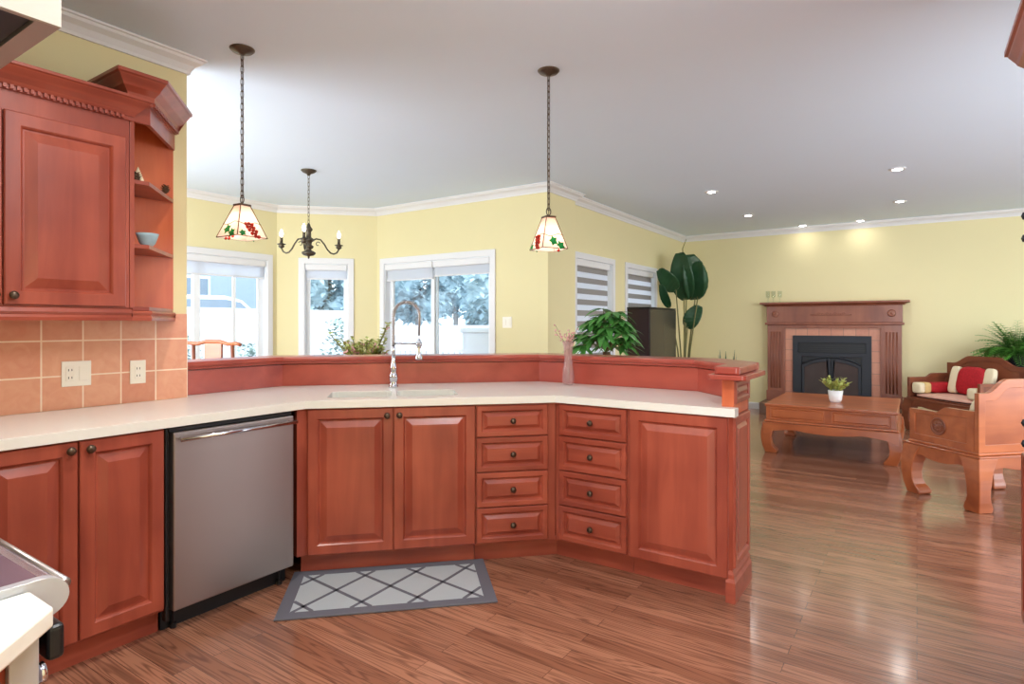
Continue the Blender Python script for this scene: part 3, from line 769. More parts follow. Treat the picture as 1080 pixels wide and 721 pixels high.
r = thing('corner_shelf_unit', 'cherry open corner shelf with angled front at the right end of the wall cabinet', 'shelf', (UX, 0, 0), R(90))
y0_, y1_ = 1.277, 1.36                             # local x positions
tip = 1.625
plan = [(y0_, 0.0), (y1_, 0.0), (tip, WD - 0.012), (tip, WD), (y0_, WD)]
plan_in = [(y0_ + 0.02, 0.006), (y1_, 0.0), (tip, WD - 0.012), (tip - 0.0, WD - 0.015), (y0_ + 0.02, WD - 0.015)]
obj('back_panel', bbox(y0_, tip, WD - 0.014, WD, 1.385, 2.36), M['cherry_in'], r)
obj('side_panel', bbox(y0_, y0_ + 0.020, 0.0, WD - 0.015, 1.385, 2.36), M['cherry'], r, bevel=0.002)
for z in (1.372, 1.660, 1.954):
    obj('shelf', prism(B(), plan_in if z > 1.5 else plan, z, z + 0.018), M['cherry_h'], r, bevel=0.003)
fr = [(y0_, -0.004), (y1_ + 0.003, -0.004), (tip + 0.008, WD - 0.014)]
bm = sweep(B(), fr, [(0, 2.235), (0, 2.335), (-0.018, 2.335), (-0.018, 2.235)])
obj('frieze', bm, M['cherry_h'], r)
obj('top_board', prism(B(), plan, 2.335, 2.345), M['cherry_h'], r)
bm = B(); crown_wood(bm, [(y0_, WD), (y0_, -0.004), (y1_ + 0.003, -0.004), (tip + 0.008, WD - 0.014)], 2.318, 0.118, 0.085)
obj('crown_molding', bm, M['cherry_h'], r)
bm = B(); dentils(bm, (y0_, -0.004), (y1_, -0.004), 2.320, 0.010); dentils(bm, (y1_ + 0.003, -0.004), (tip + 0.008, WD - 0.014), 2.320, 0.010)
obj('dentil_strip', bm, M['cherry_h'], r)
bm = B(); sweep(bm, [(y0_ + 0.0065, 0.012), (y1_ - 0.004, 0.012), (tip - 0.014, WD - 0.014)], [(0, 1.326), (0.022, 1.326), (0.024, 1.340), (0.018, 1.350), (0.026, 1.362), (0.022, 1.3715), (0, 1.3715)])
obj('light_rail', bm, M['cherry_h'], r)

# things on the shelves
def bowl_at(x, y, z, label):
    o = obj('bowl', lathe(B(), [(0.020, 0), (0.022, 0.006), (0.034, 0.020), (0.045, 0.052), (0.049, 0.066), (0.046, 0.066), (0.042, 0.052), (0.030, 0.022), (0, 0.012)], 24, x, y, z), M['bowl'], smooth=True)
    return tag(o, label, 'bowl')
bowl_at(-3.065, 1.400, 1.6785, 'pale blue glazed bowl on the lower corner shelf')
def pine(x, y, z, s, label):
    bm = B(); ball(bm, (x, y, z + 0.022 * s), 0.016 * s, sz=1.3)
    for k in range(34):
        a = k * 2.4; h = k / 34.0
        rr = 0.024 * s * math.sin(PI * (0.15 + 0.8 * h))
        c = Vector((x + rr * 0.5 * math.cos(a), y + rr * 0.5 * math.sin(a), z + 0.004 + h * 0.040 * s))
        leaf(bm, c, (math.cos(a), math.sin(a), 0.5), (0, 0, 1), 0.016 * s, 0.014 * s, 0.0, 2)
    o = obj('pine_cone', bm, M['cone']); return tag(o, label, 'pine cone')
pine(-3.035, 1.335, 1.9735, 1.1, 'brown pine cone in front of the white paper tree on the upper corner shelf')
pine(-3.17, 1.535, 1.9735, 0.95, 'small brown pine cone at the tip of the upper corner shelf')
o = obj('paper_tree', lathe(B(), [(0.034, 0), (0.026, 0.03), (0.014, 0.065), (0, 0.10)], 10, -3.12, 1.383, 1.9725), M['fabric_white'])
tag(o, 'small cream paper cone tree on the upper corner shelf', 'ornament')

# outlets on the tiles
def outlet(y, z, wd, ht, label, kinds):
    r = thing('wall_outlet', label, 'outlet', (WX + 0.0085, y, z), R(90))
    obj('cover_plate', bbox(-wd / 2, wd / 2, -0.006, 0, -ht / 2, ht / 2), M['plastic'], r, bevel=0.002)
    for k, cxx in kinds:
        p = obj('rocker' if k == 'rocker' else 'socket', bbox(cxx - 0.017, cxx + 0.017, -0.009, -0.0061, -0.034, 0.034), M['plastic'], r, bevel=0.0015)
        if k != 'rocker':
            for zz in (-0.018, 0.018):
                for xx in (-0.0065, 0.0065):
                    obj('slot', bbox(cxx + xx - 0.0015, cxx + xx + 0.0015, -0.0096, -0.0091, zz - 0.005, zz + 0.005), M['black'], p)
outlet(1.184, 1.078, 0.120, 0.118, 'wide cream double plate with socket and rocker switch on the tiles', [('socket', -0.027), ('rocker', 0.027)])
outlet(1.452, 1.068, 0.074, 0.118, 'narrow cream single socket plate nearer the end of the tiles', [('socket', 0.0)])
r = thing('light_switch', 'white switch plate on the yellow wall right of the patio door', 'switch', (-3.64, 5.289, 1.33), 0)
obj('cover_plate', bbox(-0.06, 0.06, -0.007, 0, -0.06, 0.06), M['plastic'], r, bevel=0.002)
for x in (-0.026, 0.026): obj('rocker', bbox(x - 0.016, x + 0.016, -0.011, -0.0071, -0.033, 0.033), M['plastic'], r, bevel=0.0015)

# floor mat
P4 = [(-2.731, 1.992), (-1.998, 2.682), (-1.648, 2.295), (-2.347, 1.581)]
mx_, my_ = sum(p[0] for p in P4) / 4, sum(p[1] for p in P4) / 4
r = thing('floor_mat', 'grey kitchen mat with charcoal lattice pattern in front of the sink cabinet', 'mat', (mx_ + 0.01, my_ - 0.01, 0), R(44.5))
ML, MW = 1.0, 0.52
obj('border', plate(rect(-ML / 2, ML / 2, -MW / 2, MW / 2), [rect(-ML / 2 + 0.058, ML / 2 - 0.058, -MW / 2 + 0.058, MW / 2 - 0.058)], 0.001, 0.010), M['mat_dark'], r, bevel=0.003)
obj('field', bbox(-ML / 2 + 0.058, ML / 2 - 0.058, -MW / 2 + 0.058, MW / 2 - 0.058, 0.001, 0.008), M['mat_light'], r)
bm = B()
hx, hy_ = ML / 2 - 0.058, MW / 2 - 0.058
def strip(x0, y0, x1, y1, wd=0.018):
    d = Vector((x1 - x0, y1 - y0)).normalized(); n = Vector((-d.y, d.x)) * wd / 2
    prism(bm, [(x0 + n.x, y0 + n.y), (x0 - n.x, y0 - n.y), (x1 - n.x, y1 - n.y), (x1 + n.x, y1 + n.y)], 0.0065, 0.0088)
slope = 0.30 / 0.26
for k in range(-6, 7):
    c0 = k * 0.26
    for sg in (1, -1):
        pts = []
        for t in (-hy_, hy_): pts.append((c0 + sg * t / slope * 1.0 * (0.26 / 0.26), t))
        (xa, ya), (xb, yb) = pts
        def clip(xa, ya, xb, yb):
            t0, t1 = 0.0, 1.0; dx = xb - xa
            if abs(dx) < 1e-9: return None if abs(xa) > hx else (xa, ya, xb, yb)
            ta, tb = (-hx - xa) / dx, (hx - xa) / dx
            if ta > tb: ta, tb = tb, ta
            t0, t1 = max(t0, ta), min(t1, tb)
            if t1 - t0 < 0.02: return None
            return (xa + dx * t0, ya + (yb - ya) * t0, xa + dx * t1, ya + (yb - ya) * t1)
        c = clip(xa, ya, xb, yb)
        if c: strip(*c)
obj('lattice', bm, M['mat_dark'], r)

# vase with dried sprigs on the countertop
r = thing('glass_vase', 'slim pinkish glass vase with dried sprigs on the countertop', 'vase', (-1.885, 3.44, 0.914), 0)
obj('vessel', lathe(B(), [(0.028, 0), (0.034, 0.01), (0.040, 0.05), (0.034, 0.11), (0.026, 0.17), (0.030, 0.24), (0.040, 0.285), (0.036, 0.285), (0.026, 0.24), (0.022, 0.17), (0.030, 0.11), (0.034, 0.05), (0.02, 0.012), (0, 0.010)], 20), M['vase'], r, smooth=True)
bm = B(); bf = B()
for k in range(11):
    a = random.uniform(0, 2 * PI); l = random.uniform(0.30, 0.40); sp2 = random.uniform(0.02, 0.10)
    p0 = Vector((0.01 * math.cos(a), 0.01 * math.sin(a), 0.03)); p1 = Vector((0.02 * math.cos(a), 0.02 * math.sin(a), 0.27)); p2 = Vector((sp2 * math.cos(a), sp2 * math.sin(a), l))
    tube(bm, [p0, p1, p2], 0.0015, 4)
    for j in range(4):
        q = p1.lerp(p2, 0.4 + 0.2 * j) + Vector((random.uniform(-.012, .012), random.uniform(-.012, .012), random.uniform(-.01, .01)))
        ball(bf, q, 0.006, u=6, v=4)
obj('sprig', bm, M['bark'], r); obj('blossom', bf, M['flower'], r, label='tiny pale pink dried blossoms')

# ------------------------------------------------------------------ range, side counter, hood, tall cabinet
r = thing('kitchen_range', 'grey enamel range with glass cooktop at the lower left corner', 'range', (-1.477, 0.008, 0), 0)
# local: x -0.38..0.38 ; front faces +y, front plane y=0.33
obj('body', bbox(-0.38, 0.38, -0.29, 0.32, 0.02, 0.865), M['grey_enamel'], r, bevel=0.004)
nose = [(-0.28, 0.866), (0.33, 0.866)] + [(0.342 + 0.036 * math.cos(R(q)), 0.894 + 0.031 * math.sin(R(q))) for q in range(-80, 91, 10)] + [(-0.28, 0.925)]
obj('end_cap', prism(B(), nose, 0.365, 0.3825, YZ), M['grey_enamel'], r, bevel=0.003)
obj('cooktop', prism(B(), [(-0.28, 0.888), (0.34, 0.888), (0.374, 0.893), (0.374, 0.908), (0.345, 0.922), (-0.28, 0.922)], -0.38, 0.3645, YZ), M['cooktop'], r)
obj('front_trim', tube(B(), [(-0.38, 0.378, 0.902), (0.364, 0.378, 0.902)], 0.009, 10), M['steel'], r, smooth=True)
obj('oven_door', bbox(-0.37, 0.37, 0.3205, 0.338, 0.20, 0.85), M['black_gloss'], r, bevel=0.005)
h = obj('oven_handle', bbox(-0.35, 0.374, 0.352, 0.376, 0.79, 0.845), M['black'], r, bevel=0.008, seg=3)
for x in (-0.32, 0.32): obj('handle_bracket', bbox(x - 0.012, x + 0.012, 0.338, 0.3515, 0.80, 0.835), M['black'], h, bevel=0.003)
obj('bottom_drawer', bbox(-0.37, 0.37, 0.3205, 0.345, 0.05, 0.19), M['grey_enamel'], r, bevel=0.005)
slab = [(-1.092, -0.298), (-1.092, 0.335), (-1.003, 0.335), (-0.62, -0.048), (-0.62, -0.298)]
bm = B(); prism(bm, slab, 0.886, 0.914)
o = obj('side_countertop', bm, M['quartz'], bevel=0.004)
tag(o, 'small cream countertop slab with cut corner beside the range', 'countertop')
r = thing('side_cabinet', 'narrow angled base cabinet with grey side panel under the small cream slab', 'cabinet', (0, 0, 0), 0)
obj('carcass', prism(B(), [(-1.085, -0.29), (-1.085, 0.29), (-1.035, 0.29), (-0.66, -0.085), (-0.66, -0.29)], 0.10, 0.885), M['cherry'], r)
obj('toe_kick', prism(B(), [(-1.085, -0.29), (-1.085, 0.19), (-1.06, 0.19), (-0.70, -0.17), (-0.70, -0.29)], 0.0, 0.0995), M['cherry'], r)
obj('filler_panel', bbox(-1.090, -1.024, 0.2905, 0.325, 0.0, 0.885), M['grey_enamel'], r, bevel=0.002)
obj('pull_knob', lathe(B(), [(0.005, 0), (0.005, 0.012), (0.014, 0.016), (0.015, 0.024), (0, 0.030)], 12, mtx=Matrix.Translation((-1.080, 0.324, 0.792)) @ Matrix.Rotation(R(-90), 4, 'X')), M['chrome'], r, smooth=True)

r = thing('range_hood', 'under-cabinet range hood with dark filter and steel rim at the upper left corner', 'range hood', (-1.48, 0, 1.768), 0)
obj('shell', plate(rect(-0.38, 0.379, -0.298, 0.375), [rect(-0.30, 0.374, -0.24, 0.345)], 0.0, 0.035), M['steel'], r)
obj('filter', bbox(-0.299, 0.373, -0.239, 0.344, 0.006, 0.02), M['hood_in'], r)
obj('upper_body', bbox(-0.38, 0.379, -0.298, 0.374, 0.036, 0.16), M['hood_side'], r)
obj('side_panel', bbox(0.3795, 0.386, -0.298, 0.375, 0.0, 0.16), M['hood_side'], r)
r = thing('hood_cabinet', 'pale box cabinet above the range hood reaching toward the ceiling', 'cabinet', (-1.48, 0, 1.929), 0)
obj('carcass', bbox(-0.38, 0.386, -0.298, 0.355, 0.0, 0.80), M['hood_side'], r)
for a, b in ((-0.375, 0.0), (0.004, 0.38)):
    bm = panel(B(), -b, -a, 0.01, 0.78, 0, 0.019, 0.055, 0.03)
    obj('door', bm, M['hood_side'], r, loc=(0, 0.3555, 0), rot=(0, 0, R(180)))

r = thing('pantry_cabinet', 'tall cherry cabinet with crown molding at the right edge of the photo', 'cabinet', (0.394, 3.178, 0), R(-90))
# local x = -world y (0 .. towards the camera), local +y = +world x (behind), front faces -X
obj('carcass', bbox(0.0, 1.50, 0.0, 0.60, 0.10, 2.335), M['cherry'], r, bevel=0.002)
obj('base_unit', bbox(-0.004, 1.504, -0.024, -0.0005, 0.10, 0.80), M['cherry'], r, bevel=0.002)
obj('toe_kick', bbox(0.012, 1.49, 0.03, 0.05, 0.0, 0.0995), M['cherry'], r)
bm = B(); crown_wood(bm, [(0.0, 0.60), (0.0, 0.0), (1.50, 0.0), (1.50, 0.60)][::-1][::-1], 2.29, 0.17, 0.088)
obj('crown_molding', bm, M['cherry_h'], r)
bm = B(); 
for a, b in ((0.012, 0.375), (0.380, 0.743), (0.748, 1.111), (1.116, 1.479)):
    d1 = door(r, a, b, 1.05, 2.27)
    d2 = obj('drawer', panel(B(), a, b, 0.81, 1.04, 0, 0.02, 0.04, 0.02), M['cherry_h'], r)
    d3 = door(r, a, b, 0.12, 0.79, yb=-0.0245)
    if a < 0.1:
        for dd, z in ((d1, 1.745), (d1, 1.655), (d2, 0.913), (d2, 0.83)):
            kb = B(); lathe(kb, [(0.006, 0), (0.006, 0.012), (0.014, 0.015), (0.015, 0.022), (0, 0.028)], 12, mtx=Matrix.Translation((0.03, -0.019, z)) @ Matrix.Rotation(R(90), 4, 'X'))
            obj('knob', kb, M['iron'], dd, smooth=True)
bm.free()

# ------------------------------------------------------------------ pendants and chandelier
def chain_bm(z0, z1, ll=0.040):
    bm = B(); n = max(1, int(round((z1 - z0) / (ll * 0.80)))); st = (z1 - z0) / n
    for k in range(n):
        zc = z0 + st * (k + 0.5); a = 0.3 + (PI / 2 if k % 2 else 0)
        pts = []
        for j in range(12):
            t = 2 * PI * j / 12
            x = 0.0085 * math.cos(t); z = (ll / 2 - 0.009) * (1 if math.sin(t) > 0 else -1) * (1 if abs(math.sin(t)) > 0.01 else 0) + 0.009 * math.sin(t)
            pts.append((x * math.cos(a), x * math.sin(a), zc + z))
        pts.append(pts[0]); tube(bm, pts, 0.0022, 5, cap=False)
    return bm

def pendant(x, y, zt, zb, ang, a, label):
    r = thing('pendant_lamp', label, 'lamp', (x, y, zb), ang, 'stained glass pendants above the bar')
    H_ = zt - zb; top = CZ - zb
    obj('canopy', lathe(B(), [(0.0, top - 0.030), (0.012, top - 0.030), (0.02, top - 0.022), (0.052, top - 0.014), (0.062, top - 0.004), (0.062, top - 0.0005), (0, top - 0.0005)], 28), M['bronze'], r, smooth=True)
    obj('chain', chain_bm(H_ + 0.045, top - 0.025), M['bronze'], r, smooth=True)
    obj('loop', tube(B(), [(0.014 * math.cos(t), 0, H_ + 0.035 + 0.022 * math.sin(t)) for t in [2 * PI * k / 12 for k in range(13)]], 0.003, 6), M['bronze'], r, smooth=True)
    obj('cord', tube(B(), [(0, 0, H_), (0.003, 0, H_ + (top - H_) * 0.5), (0, 0, top - 0.02)], 0.0018, 6), M['lead'], r, smooth=True)
    obj('cap', prism(B(), [(-0.032, -0.032), (0.032, -0.032), (0.032, 0.032), (-0.032, 0.032)], H_ - 0.002, H_ + 0.008), M['bronze'], r, bevel=0.002)
    h = a / 2; t = 0.028
    bot = [(-h, -h), (h, -h), (h, h), (-h, h)]; tp = [(-t, -t), (t, -t), (t, t), (-t, t)]
    bm = B()
    skirt = 0.026
    for k in range(4):
        b0, b1 = bot[k], bot[(k + 1) % 4]; t0, t1 = tp[k], tp[(k + 1) % 4]
        bm.faces.new([bm.verts.new(c) for c in ((b0[0], b0[1], 0), (b1[0], b1[1], 0), (t1[0], t1[1], H_ - 0.003), (t0[0], t0[1], H_ - 0.003))])
    sh = obj('shade', bm, M['shade'], r)
    md = sh.modifiers.new('thickness', 'SOLIDIFY'); md.thickness = 0.003
    bm = B()
    for k in range(4):
        b0, b1 = bot[k], bot[(k + 1) % 4]; t0 = tp[k]
        tube(bm, [(b0[0], b0[1], -0.001), (t0[0], t0[1], H_)], 0.0026, 6)
        tube(bm, [(b0[0], b0[1], 0), (b1[0], b1[1], 0)], 0.0022, 6)
        def on(u, v, off=0.003):       # u across the face 0..1, v up 0..1
            wv = Vector((b0[0], b0[1], 0)).lerp(Vector((b1[0], b1[1], 0)), u)
            wt = Vector((tp[k][0], tp[k][1], H_)).lerp(Vector((tp[(k + 1) % 4][0], tp[(k + 1) % 4][1], H_)), u)
            n = Vector((b0[0] + b1[0], b0[1] + b1[1], h * 0.6)).normalized()
            return wv.lerp(wt, v) + n * off
        tube(bm, [on(0, .42), on(.25, .37), on(.5, .40), on(.75, .46), on(1, .42)], 0.0018, 5)
        # leaf and grape motifs
        g = B(); rd = B()
        if k % 2 == 0:
            for (cu, cv, s_) in ((0.45, 0.22, 1.25), (0.74, 0.09, 1.1)):
                pts = [on(cu + 0.17 * s_ * math.cos(q) * (1.0 if j % 2 else 0.6), cv + 0.14 * s_ * math.sin(q) * (1.0 if j % 2 else 0.6), 0.004) for j, q in enumerate([2 * PI * i / 10 for i in range(10)])]
                c = g.verts.new(on(cu, cv, 0.006)); vs = [g.verts.new(p) for p in pts]
                for i in range(10): g.faces.new((c, vs[i], vs[(i + 1) % 10]))
        else:
            for (cu, cv) in ((.30, .38), (.44, .40), (.58, .38), (.36, .29), (.50, .30), (.62, .28), (.42, .20), (.56, .20), (.68, .18), (.50, .10), (.62, .10), (.60, .02), (.70, .01)):
                ball(rd, on(cu, cv, 0.002), 0.0095, u=8, v=6)
            for (cu, cv, s_) in ((0.16, 0.08, 0.8),):
                pts = [on(cu + 0.17 * s_ * math.cos(q) * (1.0 if j % 2 else 0.6), cv + 0.14 * s_ * math.sin(q) * (1.0 if j % 2 else 0.6), 0.004) for j, q in enumerate([2 * PI * i / 10 for i in range(10)])]
                c = g.verts.new(on(cu, cv, 0.006)); vs = [g.verts.new(p) for p in pts]
                for i in range(10): g.faces.new((c, vs[i], vs[(i + 1) % 10]))
        if len(g.verts): obj('glass_leaf', g, M['shade_green'], sh)
        if len(rd.verts): obj('glass_grapes', rd, M['shade_red'], sh, smooth=True)
    obj('lead_lines', bm, M['lead'], sh)
    obj('bulb', ball(B(), (0, 0, H_ * 0.55), 0.022, sz=1.3), M['bulb'], r, smooth=True)
    l = bpy.data.lights.new('pendant_light', 'POINT'); l.energy = 0.7; l.color = (1, 0.90, 0.80); l.shadow_soft_size = 0.03
    lo = bpy.data.objects.new('pendant_light', l); COL.objects.link(lo); lo.parent = r; lo.location = (0, 0, H_ * 0.30)
pendant(-2.93, 1.805, 1.930, 1.762, math.atan2(-1.805, 2.93) + R(-10.4 + 45), 0.176, 'stained glass pendant lamp hanging left of the chandelier')
pendant(-1.735, 2.935, 1.915, 1.735, math.atan2(-2.935, 1.735) + R(-17.5 - 45), 0.160, 'stained glass pendant lamp hanging before the corner of the yellow walls')

cx_, cy_ = -4.72, 3.575
r = thing('chandelier', 'dark iron three-arm chandelier with candle bulbs in the breakfast nook', 'chandelier', (cx_, cy_, 1.95), 0)
top = CZ - 1.95
obj('canopy', lathe(B(), [(0, top - 0.05), (0.012, top - 0.05), (0.02, top - 0.035), (0.055, top - 0.02), (0.070, top - 0.006), (0.070, top - 0.0005), (0, top - 0.0005)], 24), M['brown_iron'], r, smooth=True)
obj('chain', chain_bm(0.30, top - 0.045, 0.045), M['brown_iron'], r, smooth=True)
body = [(0, -0.030), (0.008, -0.022), (0.010, -0.004), (0.045, 0.004), (0.062, 0.018), (0.062, 0.034), (0.035, 0.048), (0.020, 0.060), (0.040, 0.075), (0.046, 0.090), (0.026, 0.105), (0.030, 0.130), (0.052, 0.142), (0.050, 0.155), (0.024, 0.175), (0.022, 0.225), (0.034, 0.240), (0.036, 0.252), (0.018, 0.275), (0.012, 0.30), (0, 0.31)]
obj('body', lathe(B(), body, 20, 0, 0, 0), M['brown_iron'], r, smooth=True)
camdir = math.atan2(-cy_, -cx_)
for k, da in enumerate((R(-8), R(-8) + R(113), R(-8) - R(113))):
    a = camdir + da; ca, sa = math.cos(a), math.sin(a)
    RR = 0.285
    prof_ = [(0.03, 0.145), (0.07, 0.165), (0.11, 0.160), (0.145, 0.120), (0.175, 0.070), (0.205, 0.040), (0.235, 0.032), (0.265, 0.045), (RR, 0.080), (RR, 0.095)]
    arm = obj('arm', tube(B(), [(p * ca, p * sa, z) for p, z in prof_], 0.0075, 8), M['brown_iron'], r, smooth=True)
    obj('scroll', tube(B(), [((0.085 + 0.024 * math.cos(t) * (1 - t / 9)) * ca, (0.085 + 0.024 * math.cos(t) * (1 - t / 9)) * sa, 0.115 + 0.026 * math.sin(t) * (1 - t / 9)) for t in [0.5 + 0.4 * i for i in range(13)]], 0.004, 6), M['brown_iron'], arm, smooth=True)
    bx_, by_ = RR * ca, RR * sa
    obj('drip_pan', lathe(B(), [(0.012, 0.080), (0.022, 0.088), (0.030, 0.098), (0.020, 0.108), (0.038, 0.114), (0.040, 0.120), (0.018, 0.126), (0.012, 0.135)], 16, bx_, by_), M['brown_iron'], arm, smooth=True)
    obj('candle', lathe(B(), [(0.013, 0.130), (0.013, 0.180), (0.008, 0.185)], 12, bx_, by_), M['brown_iron'], arm, smooth=True)
    obj('bulb', lathe(B(), [(0.007, 0.184), (0.016, 0.205), (0.017, 0.220), (0.008, 0.245), (0, 0.262)], 12, bx_, by_), M['bulb'], arm, smooth=True)

# recessed ceiling lights
pos = [(-1.85, 6.60), (-1.85, 8.31), (-1.38, 9.60), (-0.65, 9.60), (-0.165, 8.35), (-0.15, 6.60)]
labs = ['recessed ceiling light, nearest one on the left above the living room', 'recessed ceiling light, second one on the left, before the big-leaf plant corner',
        'recessed ceiling light close to the far wall, above the left of the fireplace', 'recessed ceiling light close to the far wall, above the right of the fireplace',
        'recessed ceiling light on the right, the farther one of the right pair', 'recessed ceiling light on the right, the largest and nearest one']
proto = None
def spot_at(x, y, energy):
    area('recessed_or_fill_light', (x, y, CZ - 0.020), (0, 0, 0), 0.09, 0.09, energy, (1.0, 0.95, 0.88), 'DISK', spread=150)  # also serves the added kitchen fills, which have no fixture
for i, (x, y) in enumerate(pos):
    if proto is None:
        proto = thing('recessed_light', labs[i], 'ceiling light', (x, y, CZ), 0, 'recessed lights in the living room ceiling')
        obj('trim_ring', lathe(B(), [(0.052, -0.0005), (0.072, -0.0005), (0.070, -0.006), (0.054, -0.009)], 24), M['trim'], proto, smooth=True)
        obj('lamp', lathe(B(), [(0, -0.016), (0.030, -0.013), (0.051, -0.006), (0.051, -0.0005), (0, -0.0005)], 20), M['pot_bulb'], proto)
        o = proto
    else:
        o = copy_tree(proto); o.location = (x, y, CZ); o['label'] = labs[i]
    spot_at(x, y, 0.45 if y > 9 else 2.5)
# fill lights added over the kitchen, unseen and without fixtures
for x, y in ((-0.9, -1.2), (0.35, -1.2), (-1.9, 0.9), (-0.3, 0.9)):
    spot_at(x, y, 11.0)

r = thing('added_ceiling_lamp', 'added short-stemmed lamp with round bulb dressing the kitchen fill light, outside the frame', 'ceiling light', (-0.45, 1.15, CZ - 0.0005), 0)  # unseen fixture added to go with the kitchen fill light
obj('base', lathe(B(), [(0, -0.03), (0.17, -0.03), (0.18, -0.02), (0.18, 0), (0, 0)], 28), M['trim'], r, smooth=True)
obj('stem', tube(B(), [(0, 0, -0.03), (0, 0, -0.30)], 0.008, 8), M['bronze'], r, smooth=True)
obj('bulb', ball(B(), (0, 0, -0.345), 0.05), M['bulb'], r, smooth=True)

# ================================================================== LIVING ROOM
# fireplace on the far wall: local x along the wall, y=0 at the wall, room is -y
r = thing('fireplace', 'wooden mantel fireplace with black insert and salmon tile surround on the far wall', 'fireplace', (-1.02, 9.808, 0), 0)
FD = -0.16
obj('hearth', bbox(-0.90, 0.86, -0.50, 0.0, 0.0, 0.165), M['hearth'], r, bevel=0.006)
obj('tile_surround', plate(rect(-0.66, 0.66, 0.1655, 1.26), [rect(-0.485, 0.485, 0.1655, 1.13)], -0.13, -0.01, XZ), M['tile_fp'], r)
for sx in (-1, 1):
    x0, x1 = (-0.85, -0.62) if sx < 0 else (0.62, 0.85)
    p = obj('pilaster', bbox(x0, x1, FD, 0, 0.1655, 1.30), M['mantel'], r, bevel=0.004)
    for k in range(4):
        xx = x0 + 0.055 + k * 0.040
        obj('reed', tube(B(), [(xx, FD - 0.001, 0.36), (xx, FD - 0.001, 1.20)], 0.010, 8), M['mantel'], p, smooth=True)
    obj('plinth', bbox(x0 - 0.012, x1 + 0.012, FD - 0.015, 0, 0.1660, 0.32), M['mantel'], p, bevel=0.005)
    obj('rosette', lathe(B(), [(0, 0.022), (0.012, 0.02), (0.018, 0.008), (0.030, 0.016), (0.044, 0.012), (0.050, 0.0)], 16, mtx=Matrix.Translation(((x0 + x1) / 2, FD - 0.012, 1.46)) @ Matrix.Rotation(R(90), 4, 'X')), M['mantel'], p, smooth=True)
obj('frieze', bbox(-0.86, 0.86, FD - 0.012, 0, 1.335, 1.575), M['mantel'], r, bevel=0.004)
obj('frieze_molding', bbox(-0.88, 0.88, FD - 0.035, 0, 1.30, 1.335), M['mantel'], r, bevel=0.010, seg=3)
obj('inner_molding', plate(rect(-0.64, 0.64, 0.1655, 1.30), [rect(-0.605, 0.605, 0.1655, 1.255)], FD - 0.012, -0.135, XZ), M['mantel'], r, bevel=0.004)
bm = sweep(B(), [(-0.87, 0.0), (-0.87, FD - 0.015), (0.87, FD - 0.015), (0.87, 0.0)], [(0, 1.575), (-0.0, 1.62), (0.0, 1.62), (0.055, 1.605), (0.040, 1.592), (0.022, 1.585), (0.012, 1.576)])
bm.free(); bm = B()
pth = [(0.87, 0.0), (0.87, FD - 0.015), (-0.87, FD - 0.015), (-0.87, 0.0)]
pth = pth[::-1]
sweep(bm, pth, [(-0.01, 1.5755), (0.012, 1.576), (0.025, 1.590), (0.045, 1.600), (0.060, 1.606), (-0.01, 1.606)])
obj('shelf_molding', bm, M['mantel'], r)
obj('mantel_shelf', bbox(-0.945, 0.945, FD - 0.095, 0, 1.6065, 1.635), M['mantel'], r, bevel=0.008, seg=3)
bm = B()
for k in range(-3, 4):      # carved scroll on the frieze
    a0 = k * 0.052
    tube(bm, [(a0 + 0.022 * math.cos(t) * (1 - t / 8), FD - 0.013, 1.455 + 0.020 * math.sin(t) * (1 - t / 8) * (1 if k % 2 else -1)) for t in [0.45 * i for i in range(13)]], 0.0045, 6)
tube(bm, [(-0.26, FD - 0.013, 1.445), (-0.14, FD - 0.013, 1.435), (0, FD - 0.013, 1.430), (0.14, FD - 0.013, 1.435), (0.26, FD - 0.013, 1.445)], 0.005, 6)
obj('carving', bm, M['mantel'], r, smooth=True)
ins = obj('insert_frame', plate(rect(-0.50, 0.50, 0.175, 1.145), [rect(-0.43, 0.43, 0.90, 1.04), rect(-0.38, 0.38, 0.25, 0.84)], -0.165, -0.131, XZ), M['iron'], r, bevel=0.006)
bm = bbox(-0.48, 0.48, -0.130, -0.012, 0.176, 1.12); obj('firebox', bm, M['black'], r)
bm = B()
for k in range(5): box(bm, -0.43, 0.43, -0.150, -0.131, 0.905 + k * 0.028, 0.917 + k * 0.028)
obj('vent_louver', bm, M['black'], ins)
def arch(x0, x1, z0, za, zb, n=10):
    """opening with a top rising from za (outer) to zb (inner side at x=0)"""
    pts = [(x0, z0), (x1, z0)]
    outer, inner = (x0, x1) if abs(x0) > abs(x1) else (x1, x0)
    arc_ = []
    for k in range(n + 1):
        t = k / n; x = x1 + (x0 - x1) * t
        u = 1 - abs(x) / 0.37
        arc_.append((x, za + (zb - za) * (1 - (1 - max(0, u)) ** 2.2)))
    return pts + arc_
for sx in (-1, 1):
    a, b = (-0.375, -0.004) if sx < 0 else (0.004, 0.375)
    fr_ = obj('insert_door', plate(arch(a, b, 0.255, 0.72, 0.82), [arch(a + 0.035, b - 0.035, 0.29, 0.67, 0.775)], -0.185, -0.166, XZ), M['iron'], r, bevel=0.004)
    obj('door_glass', plate(arch(a + 0.030, b - 0.030, 0.285, 0.675, 0.78), [], -0.174, -0.171, XZ), M['stove_glass'], fr_)
obj('door_arch', tube(B(), [(x, -0.170, 0.735 + 0.105 * (1 - (abs(x) / 0.37) ** 2.2)) for x in [-0.37 + 0.74 * i / 16 for i in range(17)]], 0.012, 8), M['iron'], ins, smooth=True)
